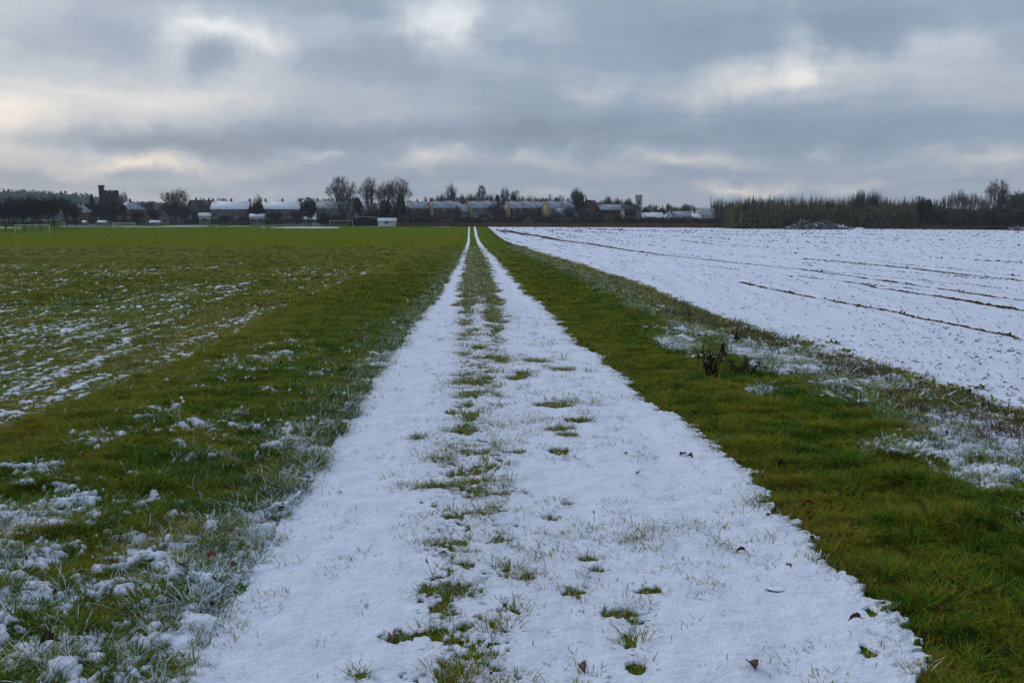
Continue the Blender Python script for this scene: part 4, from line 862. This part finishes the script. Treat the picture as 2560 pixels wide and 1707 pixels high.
# ------------------------------------------------------------------ goals
def goal(px0, px1, Y, top, label):
    z = gz(Y); x0, x1 = at(px0, Y), at(px1, Y); Hh = zat(top, Y)-z; t = empty('football_goal', ((x0+x1)/2, Y, z)); tag(t, label, 'goal', 'football goals on the green field'); a = (x1-x0)/2; r = .065
    for s in (-1, 1): MB().tube([(s*a, 0, -.1), (s*a, 0, Hh-r)], [r, r], 8).build('goal_post', M_FRAME, t)
    MB().tube([(-a-r, 0, Hh), (a+r, 0, Hh)], [r, r], 8).build('crossbar', M_FRAME, t)
    m = MB(); nx = 16
    for i in range(nx+1):
        x = -a+2*a*i/nx; m.tube([(x, .02, Hh), (x, .7, Hh-.05), (x, 1.5, 0)], [.012]*3, 3)
    for f in (0.25, .5, .75, .97): m.tube([(-a, .7+.8*f, (Hh-.05)*(1-f)), (a, .7+.8*f, (Hh-.05)*(1-f))], [.012]*2, 3)
    for s in (-1, 1):
        for f in (.25, .5, .75): m.tube([(s*a, 0, Hh*f), (s*a, 1.45-.7*f, Hh*f)], [.012]*2, 3)
    m.build('net', M('goal_net', (.30,.42,.38), .8, .1), t)
goal(36, 122, 262, 563, 'nearest white football goal, in front of the dark trees at the left'); goal(281, 336, 360, 557.5, 'brownish white football goal below the orange brick house'); goal(825, 881, 362, 551.5, 'white football goal left of the dark shelter')

# ------------------------------------------------------------------ leafy and stemmy masses
def leafmass(name, x0, x1, y0, y1, zf, n, q_, mat, label, cat=None, kind=None, seed=1, elong=1.0, up=0.0, group=None):
    """zf(x) gives the height above ground; faces fill the whole body, hedge, thicket or rough grass"""
    rg = np.random.default_rng(seed); x = rg.uniform(x0, x1, n); y = rg.uniform(y0, y1, n); zt = zf(x, y)
    z = prof(y) + zt*rg.uniform(0, 1, n)**.75
    d = rg.normal(size=(n, 3)); d[:, 2] = d[:, 2]*(1+up*4) + up*3*np.sign(d[:, 2]); d /= np.linalg.norm(d, axis=1)[:, None]
    b = np.cross(d, rg.normal(size=(n, 3))); b /= np.linalg.norm(b, axis=1)[:, None]; s = q_*rg.uniform(.5, 1.4, n)[:, None]
    C_ = np.stack([x, y, z], 1); V = np.concatenate([C_-d*s*elong, C_+b*s*.5, C_+d*s*elong, C_-b*s*.5]); I = np.arange(n)
    return tag(mesh_np(name, V, np.stack([I, I+n, I+2*n, I+3*n], 1), mat), label, cat, group, kind)
def hz(h, v, lam, seed): return lambda x, y: np.maximum(.3, h + v*2.2*fbm(x/lam, y/lam+seed, seed, 3, .6))
A_ = lambda px, Y: (px-CX)/FH*Y
leafmass('hedge', A_(150, 386), A_(800, 386), 384, 387, hz(2.2, .25, 3, 1), 22000, .16, M_HEDGE, 'long clipped dark hedge along the far edge of the green field', 'hedge', seed=1)
leafmass('hedge', A_(-60, 372), A_(150, 372), 370, 373, hz(2.0, .3, 3, 2), 8000, .16, M_HEDGE, 'dark hedge behind the trunks of the trees at the left edge', 'hedge', seed=2)
leafmass('hedge', A_(800, 390), A_(1060, 390), 387, 391, hz(2.9, 1.0, 4, 3), 16000, .2, M_HEDGE, 'tall ragged hedge behind the dark shelter and the grey shed', 'hedge', seed=3)
leafmass('hedge', A_(1060, 384), A_(1460, 384), 380, 385, hz(3.0, 1.1, 4, 4), 24000, .2, M_HEDGE, 'ragged dark hedge below the brick houses with tan gables', 'hedge', seed=4)
leafmass('hedge', A_(1460, 380), A_(1800, 380), 375, 381, hz(2.6, .8, 5, 5), 22000, .2, M_HEDGE, 'ragged dark hedge below the bungalows and the pale church tower', 'hedge', seed=5)
k = 0
for px in range(975, 1790, 34):
    k += 1; tree(('bush', 'bush2', 'bush_brown')[k % 3], px+_rr.uniform(-9, 9), 377+_rr.uniform(-2, 4), 545+_rr.uniform(-10, 4), _rr.uniform(30, 52), 'scrubby dark bush in the ragged hedge line below the brick houses', 'scrub_bush', 'bush', 'scrubby bushes in the hedge line')
for px, top, lb in [(562, 536, 'dark garden bush below the left half of the first terrace'), (610, 540, 'dark garden bush below the right end of the first terrace'), (690, 527, 'brown garden tree before the left part of the second terrace'), (742, 524, 'brown garden tree before the right part of the second terrace'), (812, 528, 'dark garden tree before the left part of the third terrace'), (846, 534, 'dark garden bush left of the forked trunk'), (925, 528, 'dark garden tree behind the curved shelter roof'), (948, 520, 'dark garden tree behind the grey shed')]:
    tree('dense_dark' if px % 4 else 'bush', px, 391, top, 46, lb, 'garden_tree')
# tan rough grass at the far edge of the snowy field, then darker bank growth
def edgeY(px): return np.interp(px, [960, 1280, 1850, 2560, 2700], [368, 352, 334, 300, 296])
def rough(name, p0, p1, h, mat, label, n, seed):
    rg = np.random.default_rng(seed); p = rg.uniform(p0, p1, n); y = edgeY(p)+rg.uniform(0, 9, n); x = A_(p, y); hh = h*(1+.35*fbm(x/5, y/5, seed, 2)+.3*rg.uniform(-1, 1, n))
    z = prof(y); w_ = .07; a = rg.uniform(0, 3.14, n); l1 = rg.normal(0, .25, n); l2 = rg.normal(0, .25, n)
    V = np.concatenate([np.stack([x-w_*np.cos(a), y-w_*np.sin(a), z], 1), np.stack([x+w_*np.cos(a), y+w_*np.sin(a), z], 1), np.stack([x+l1, y+l2, z+hh], 1)]); I = np.arange(n)
    return tag(mesh_np(name, V, np.stack([I, I+n, I+2*n], 1), mat), label, kind='stuff')
rough('rough_grass', 985, 1870, 1.15, M_STRAW, 'tan strip of rough dead grass along the far edge of the snowy field', 60000, 3)
rough('dead_growth', 1850, 2640, 1.15, M_BANK, 'dark brown dead growth along the far edge of the snowy field before the plantation', 45000, 4)
# plantation
leafmass('thicket', A_(1800, 335), A_(2345, 325), 318, 345, hz(6.3, 1.6, 4, 8), 56000, .42, M_THICK, 'brownish green tangled undergrowth of the young plantation', kind='stuff', seed=8, elong=1.5, up=.5)
leafmass('thicket', A_(2335, 320), A_(2700, 320), 308, 325, hz(5.6, 1.6, 5, 9), 40000, .38, M_SCRUB, 'dark scrubby hedge wood at the right edge below the bare trees', kind='stuff', seed=9)
for i in range(190):
    px = 1786 + (2340-1786)*(i+_rr.uniform(-.45, .45))/190; top = 488 + _rr.uniform(-7, 9) - (12 if 2125 < px < 2205 else 0) + (6 if px < 1840 or px > 2215 else 0)
    tree(_rr.choice(['sapling', 'sapling2', 'sapling3', 'sapling_t', 'poplar2']), px, _rr.uniform(322, 352), top, _rr.uniform(12, 22), 'slender bare sapling rising from the young plantation', 'sapling', group='slender bare saplings of the plantation')
tree('vase_red', 2150, 330, 471, 30, 'tallest bare sapling clump in the plantation', 'bare_tree'); tree('dense_green', 2183, 328, 478, 24, 'twiggy taller tree near the right of the plantation')
tree('ever', 2302, 318, 488, 30, 'dark pointed evergreen at the right end of the plantation', 'evergreen_tree'); tree('ever2', 2320, 319, 496, 24, 'smaller dark evergreen at the right end of the plantation', 'evergreen_tree')
for px, top, wp in [(2346, 492, 20), (2362, 480, 26), (2380, 477, 24), (2398, 471, 30), (2414, 474, 26), (2432, 478, 28), (2449, 486, 26), (2464, 488, 26)]:
    tree(_rr.choice(['round', 'vase3', 'vase_red']), px, 335+_rr.uniform(-6, 6), top, wp, 'pinkish grey bare tree in the row between plantation and tall tree', 'bare_tree', group='pinkish bare trees between plantation and tall tree')
tree('vase3', 2492, 322, 444, 78, 'tall bare tree with pinkish crown near the right edge'); tree('dense_green', 2540, 345, 474, 110, 'broad rounded grey green tree at the right edge'); tree('green_mass', 2556, 350, 480, 90, 'dull green evergreen mass behind the broad tree at the right edge', 'evergreen_tree')
# ------------------------------------------------------------------ rubble
def rubble(px0, px1, Y, top, n, label, seed):
    rg = np.random.default_rng(seed); x0, x1 = A_(px0, Y), A_(px1, Y); cx_, hw_ = (x0+x1)/2, (x1-x0)/2; Hh = zat(top, Y)-gz(Y); t = empty('rubble_heap', (cx_, Y, gz(Y))); tag(t, label, 'rubble heap')
    V = []; Q = []
    for i in range(n):
        u_ = rg.uniform(-1, 1); v_ = rg.uniform(-1, .6); h = Hh*max(.08, (1-abs(u_+.1)**2.2))*(1-abs(v_)**2)*rg.uniform(.55, 1.0)*(1+.25*math.sin(u_*9)); s = rg.uniform(.2, .55)
        c = np.array([u_*hw_, v_*3, max(.1, h-s*.6)]); b = np.array([[a, b_, c_] for c_ in (-1, 1) for b_ in (-1, 1) for a in (-1, 1)])*s*rg.uniform(.5, 1.1, (8, 3))*np.array([1, 1, .7])
        R_ = np.linalg.qr(rg.normal(size=(3, 3)))[0]; k_ = len(V); V += list((b@R_.T)+c); Q += [(k_+a, k_+b_, k_+c_, k_+d_) for a, b_, c_, d_ in ((0,2,3,1),(4,5,7,6),(0,1,5,4),(2,6,7,3),(0,4,6,2),(1,3,7,5))]
    mesh_np('broken_stones', np.array(V), Q, M('rubble', (.15,.14,.13), .9, .6, 1.5, snowtop=(1.42, .9)), t)
    m = MB(); n2 = 24
    k_ = 0; g = np.linspace(-1, 1, n2); X, Yy = np.meshgrid(g, np.linspace(-1, 1, 8)); Z = np.maximum(0, 1-np.abs(X)**2.2)*(1-Yy**2)*Hh*.7+.1*fbm(X*4, Yy*3, seed, 2)-.05
    idx = np.arange(X.size).reshape(X.shape); Fq = np.stack([idx[:-1, :-1], idx[:-1, 1:], idx[1:, 1:], idx[1:, :-1]], -1).reshape(-1, 4)
    mesh_np('earth_mound', np.stack([X.ravel()*hw_, Yy.ravel()*3.1, Z.ravel()], 1), Fq, M('rubble_earth', (.06,.05,.045), .9, .4, 1, snowtop=(1.35, .9)), t)
rubble(1960, 2140, 312, 551, 420, 'long heap of broken grey rubble patched with snow before the plantation', 5); rubble(2520, 2600, 296, 565, 80, 'small pale heap cut by the right edge of the photo', 6)
X_, Y_ = at(2150, 309), 309
g = np.linspace(-1, 1, 16); X, Yy = np.meshgrid(g, g); Z = np.maximum(-.05, (1-X**2-Yy**2)*.62)
idx = np.arange(X.size).reshape(X.shape); Fq = np.stack([idx[:-1, :-1], idx[:-1, 1:], idx[1:, 1:], idx[1:, :-1]], -1).reshape(-1, 4)
o = mesh_np('snow_drift', np.stack([X.ravel()*2.2, Yy.ravel()*1.5, Z.ravel()], 1), Fq, M_WHITEROOF, smooth=True); o.location = (X_, Y_, gz(Y_)); tag(o, 'low white drift of snow at the right foot of the rubble heap', 'snow drift')

# ------------------------------------------------------------------ hazy hill and wood at the left
hx = np.linspace(-1500, 60, 80); hy = np.linspace(1150, 1700, 16); X, Yy = np.meshgrid(hx, hy)
def hillh(x):
    px = x/1300*FH+CX; return np.interp(px, [-1500, -300, 0, 60, 120, 190, 230, 300, 400, 470, 560], [30, 38, 38, 36, 34, 28, 25, 23, 21, 12, 0])
Z = prof(Yy) + (hillh(X)-7)*np.clip((Yy-1150)/200, 0, 1)
idx = np.arange(X.size).reshape(X.shape); Fq = np.stack([idx[:-1, :-1], idx[:-1, 1:], idx[1:, 1:], idx[1:, :-1]], -1).reshape(-1, 4)
tag(mesh_np('hills', np.stack([X.ravel(), Yy.ravel(), Z.ravel()], 1), Fq, M('hill_slope', (.05,.06,.04), .9, .3, .02), smooth=True), 'low wooded hill on the left horizon', kind='structure')
rg = np.random.default_rng(9); n = 70000; x = rg.uniform(-1100, 30, n); y = rg.uniform(1160, 1420, n); hb = prof(y)+(hillh(x)-7)*np.clip((y-1150)/200, 0, 1)
tt = np.maximum(0, (hillh(x) > 4))*(5.5+5.5*np.abs(fbm(x/13, y/13, 5, 2))*2+1.5*fbm(x/60, y/60, 6, 2)); z = hb + tt*rg.uniform(0, 1, n)
d = rg.normal(size=(n, 3)); d /= np.linalg.norm(d, axis=1)[:, None]; b = np.cross(d, rg.normal(size=(n, 3))); b /= np.linalg.norm(b, axis=1)[:, None]; s = rg.uniform(1.1, 2.4, n)[:, None]
C_ = np.stack([x, y, z], 1); V = np.concatenate([C_-d*s, C_+b*s*.7, C_+d*s, C_-b*s*.7]); I = np.arange(n)
tag(mesh_np('distant_wood', V, np.stack([I, I+n, I+2*n, I+3*n], 1), M_PALE), 'hazy blue green wood on the hill at the left horizon', kind='stuff')

# ------------------------------------------------------------------ near: leaves, weeds, stone, seed head
def zg(x, y): return float(ground_eval(np.array([x]), np.array([y]))[0][0])
M_LRED = M('dark_red_leaf', (.085,.018,.022), .5, .4, 60); M_LOR = M('orange_brown_leaf', (.24,.075,.030), .6, .4, 60); M_LBR = M('dark_brown_leaf', (.045,.022,.018), .6, .4, 60)
def leaf(px, py, L, mat, label, curl=1.0, rz=None, lift=.01, wd=.55, seed=0):
    L = L*.78
    x, y = gpt(px, py); rg = random.Random(seed+int(px)); nx, ny = 11, 7; V = []
    for i in range(nx):
        u_ = i/(nx-1); wv_ = math.sin(math.pi*min(1, u_*.96+.03)**.8)*wd*(1+.18*math.sin(u_*19)*(1 if i % 2 else .4))
        for j in range(ny):
            v_ = -1+2*j/(ny-1); yy = v_*wv_*L*.5*math.cos(curl*.55*abs(v_)); zz = abs(v_)**1.4*wv_*L*.42*curl + .22*L*curl*math.sin(u_*3.1+.4)*(.5+.3*v_) + .01*L*rg.uniform(-1, 1)
            V.append(((u_-.5)*L, yy, zz))
    idx = np.arange(nx*ny).reshape(nx, ny); Fq = np.stack([idx[:-1, :-1], idx[:-1, 1:], idx[1:, 1:], idx[1:, :-1]], -1).reshape(-1, 4)
    t = empty('fallen_leaf', (x, y, zg(x, y)+lift), rg.uniform(0, 6.28) if rz is None else rz); tag(t, label, 'leaf')
    bl = mesh_np('leaf_blade', np.array(V), Fq, mat, t, smooth=True); sm = bl.modifiers.new('thick', 'SOLIDIFY'); sm.thickness = .0012
    MB().tube([(-.5*L, 0, .05*L*curl), (-.68*L, .04*L, .02*L), (-.85*L, .10*L, .05*L)], [.0016, .0013, .001], 5).build('stalk', mat, t)
LV = [(1110,1394,.055,M_LRED,'small curled dark red leaf on snow left of the centre grass tuft'),(1850,1386,.062,M_LRED,'upright dark red leaf on snow near the right edge of the track'),
 (1594,1192,.05,M_LRED,'small flat red leaf on snow in the right wheel track'),(1706,1144,.075,M_LRED,'dark red leaf lying at the snow edge of the right verge'),(1726,1152,.07,M_LBR,'dark brown leaf touching the red one at the right snow edge'),
 (1455,1684,.075,M_LRED,'dark red leaf at the bottom edge of the track'),(1878,1680,.085,M_LBR,'curled dark brown leaf with raised tip at the bottom right of the track'),(2134,1580,.07,M_LRED,'dark red leaf on snow above the ribbed grass clump'),
 (980,1598,.08,M_LOR,'orange brown leaf at the left tip of the lower grass patch'),(1970,1440,.05,M_LOR,'small reddish leaf on snow beside the oval snow-covered stone'),(1790,1287,.035,M_LOR,'tiny reddish leaf on snow between wheel track and right verge'),
 (585,1428,.075,M_LOR,'bright orange leaf at the snowy edge of the left verge'),(532,1410,.07,M_LOR,'brown orange leaf left of the bright orange one'),(458,1450,.085,M_LBR,'dark brown leaf sunk in the snowy left verge grass'),
 (622,1375,.06,M_LRED,'dark leaf at the upper snowy edge of the left verge'),(515,1503,.05,M_LRED,'small red leaf among frosted blades of the left verge'),(205,1465,.09,M_LBR,'brown leaf in the dark grass at the far left'),
 (130,1655,.09,M_LBR,'dark brown leaf under snow at the bottom left corner'),(270,1630,.06,M_LOR,'rusty leaf in snowy grass near the bottom left'),(2022,1282,.08,M_LOR,'orange brown leaf in the right verge grass beside the track'),(1968,1242,.06,M_LOR,'small rusty leaf at the dark edge of the right verge'),
 (2130,1350,.05,M_LOR,'small orange leaf in the middle of the right verge'),(2240,1475,.06,M_LBR,'dull brown leaf low in the right verge'),(2180,1470,.07,M_LOR,'brown leaf by the ragged snow point of the right verge'),(2350,1552,.07,M_LOR,'orange brown leaf in the right verge near the bottom right'),
 (1565,1142,.04,M_LOR,'tiny brown leaf on snow below the middle grass patches'),(2310,975,.12,M_LOR,'reddish clump of leaf by the snowy field edge'),(365,1125,.06,M_LBR,'dark leaf in the snow patch of the left verge'),(476,1283,.06,M_LBR,'dark leaf in the long snow patch of the left verge')]
for i, (a, b, L_, mt_, lb) in enumerate(LV): leaf(a, b, L_, mt_, lb, curl=.7+.9*((i*37) % 10)/10, seed=i, lift=.006 if a < 1900 else .03, wd=.5+.3*((i*53) % 10)/10)
# plantain seed head
def stalk(px, py, h, lean, lb):
    x, y = gpt(px, py); t = empty('seed_stalk', (x, y, zg(x, y))); tag(t, lb, 'seed stalk')
    MB().tube([(0, 0, -.02), (-lean*.5, 0, h*.5), (-lean, 0, h)], [.0013, .0012, .001], 5).build('stem', M_LBR, t)
    MB().tube([(-lean*.8, 0, h*.7), (-lean*.86, 0, h*.76), (-lean, 0, h*.93), (-lean*1.06, 0, h)], [.001, .0038, .0034, .001], 6).build('seed_head', M_LBR, t)
stalk(1083, 1446, .075, .03, 'dark seed stalk leaning left above the central grass tuft'); stalk(1486, 1308, .06, .004, 'upright dark seed stalk in the snow right of the centre'); stalk(1248, 1548, .05, -.02, 'thin seed stalk right of the largest grass patch'); stalk(1265, 1440, .03, -.004, 'short seed stalk left of the small grass tuft')
# stone in the snow
x, y = gpt(1940, 1480); g = np.linspace(0, 2*np.pi, 22, endpoint=False); V = []; Q = []
for i, (r_, z_) in enumerate([(1.0, -.3), (1.04, 0), (.97, .5), (.75, .85), (.35, 1.0), (.02, 1.02)]):
    V += [(r_*np.cos(a)*.040*(1+.06*np.sin(3*a)), r_*np.sin(a)*.026*(1+.05*np.cos(2*a)), z_*.009) for a in g]
for i in range(5): Q += [(i*22+j, i*22+(j+1) % 22, (i+1)*22+(j+1) % 22, (i+1)*22+j) for j in range(22)]
o = mesh_np('stone', np.array(V), Q, M('snowy_stone', (.10,.10,.11), .8, .3, 30, snowtop=(1.2, 20)), smooth=True); o.location = (x, y, zg(x, y)); tag(o, 'flat oval stone capped with snow in the right part of the track', 'stone')
# withered dock plants on the right verge
def dock(px, py, h, wpx, n, seed, label):
    x, y = gpt(px, py); t = empty('withered_plant', (x, y, zg(x, y))); tag(t, label, 'withered plant'); rg = random.Random(seed); S = MB(); Lf = MB(); hw_ = wpx/F*y/2
    for i in range(n):
        bx = rg.uniform(-.25, .25)*hw_; tip = Vector((rg.uniform(-1, 1)*hw_*.9, rg.uniform(-.2, .2), h*rg.uniform(.6, 1))); S.tube([(bx, 0, -.03), (bx+tip.x*.4, tip.y*.4, tip.z*.55), tuple(tip)], [.007, .005, .003], 5)
        for j in range(4):
            f = rg.uniform(.15, 1); c = Vector((bx+(tip.x-bx)*f, tip.y*f, tip.z*f)); L_ = rg.uniform(.04, .12)*(h/.4)**.5; d = Vector((rg.uniform(-.6, .6), rg.uniform(-.6, .6), -1)).normalized(); sd = d.cross(Vector((rg.uniform(-1, 1), 1, 0))).normalized()
            k_ = len(Lf.V); prev = None
            for q__ in range(5):
                w_ = math.sin(math.pi*(q__+.35)/4.8)*L_*.22; p = c + d*L_*q__/4 + Vector((0, 0, .02*math.sin(q__))); tw_ = sd*math.cos(q__*.5)+Vector((0, .5, .3))*math.sin(q__*.6)
                Lf.v(tuple(p-tw_*w_), tuple(p+Vector((0, .012, .006))), tuple(p+tw_*w_))
            for q__ in range(4):
                a = k_+q__*3; Lf.q += [(a, a+1, a+4, a+3), (a+1, a+2, a+5, a+4)]
    S.build('stem', M_LBR, t); l = Lf.build('withered_leaf', M('withered_leaves', (.055,.036,.024), .8, .6, 30, snowtop=(1.40, 30)), t)
dock(1778, 958, .36, 90, 16, 3, 'taller withered dark plant standing on the right verge'); dock(1850, 955, .21, 120, 16, 5, 'lower withered dark plant right of the taller one'); dock(1842, 874, .16, 40, 8, 8, 'small withered brown plant behind the two dark ones')

# ------------------------------------------------------------------ air
hb = MB().box(-1650, 1650, -80, 1780, -6, 60)
hm = bpy.data.materials.new('haze_air'); hm.use_nodes = True; nt = hm.node_tree; nt.nodes.remove(nt.nodes['Principled BSDF'])
pv = nt.nodes.new('ShaderNodeVolumePrincipled'); pv.inputs['Color'].default_value = (.80, .88, 1, 1); pv.inputs['Density'].default_value = HAZE
nt.links.new(pv.outputs[0], nt.nodes['Material Output'].inputs['Volume'])
if HAZE > 0: tag(hb.build('haze', hm), 'thin winter haze', kind='stuff')
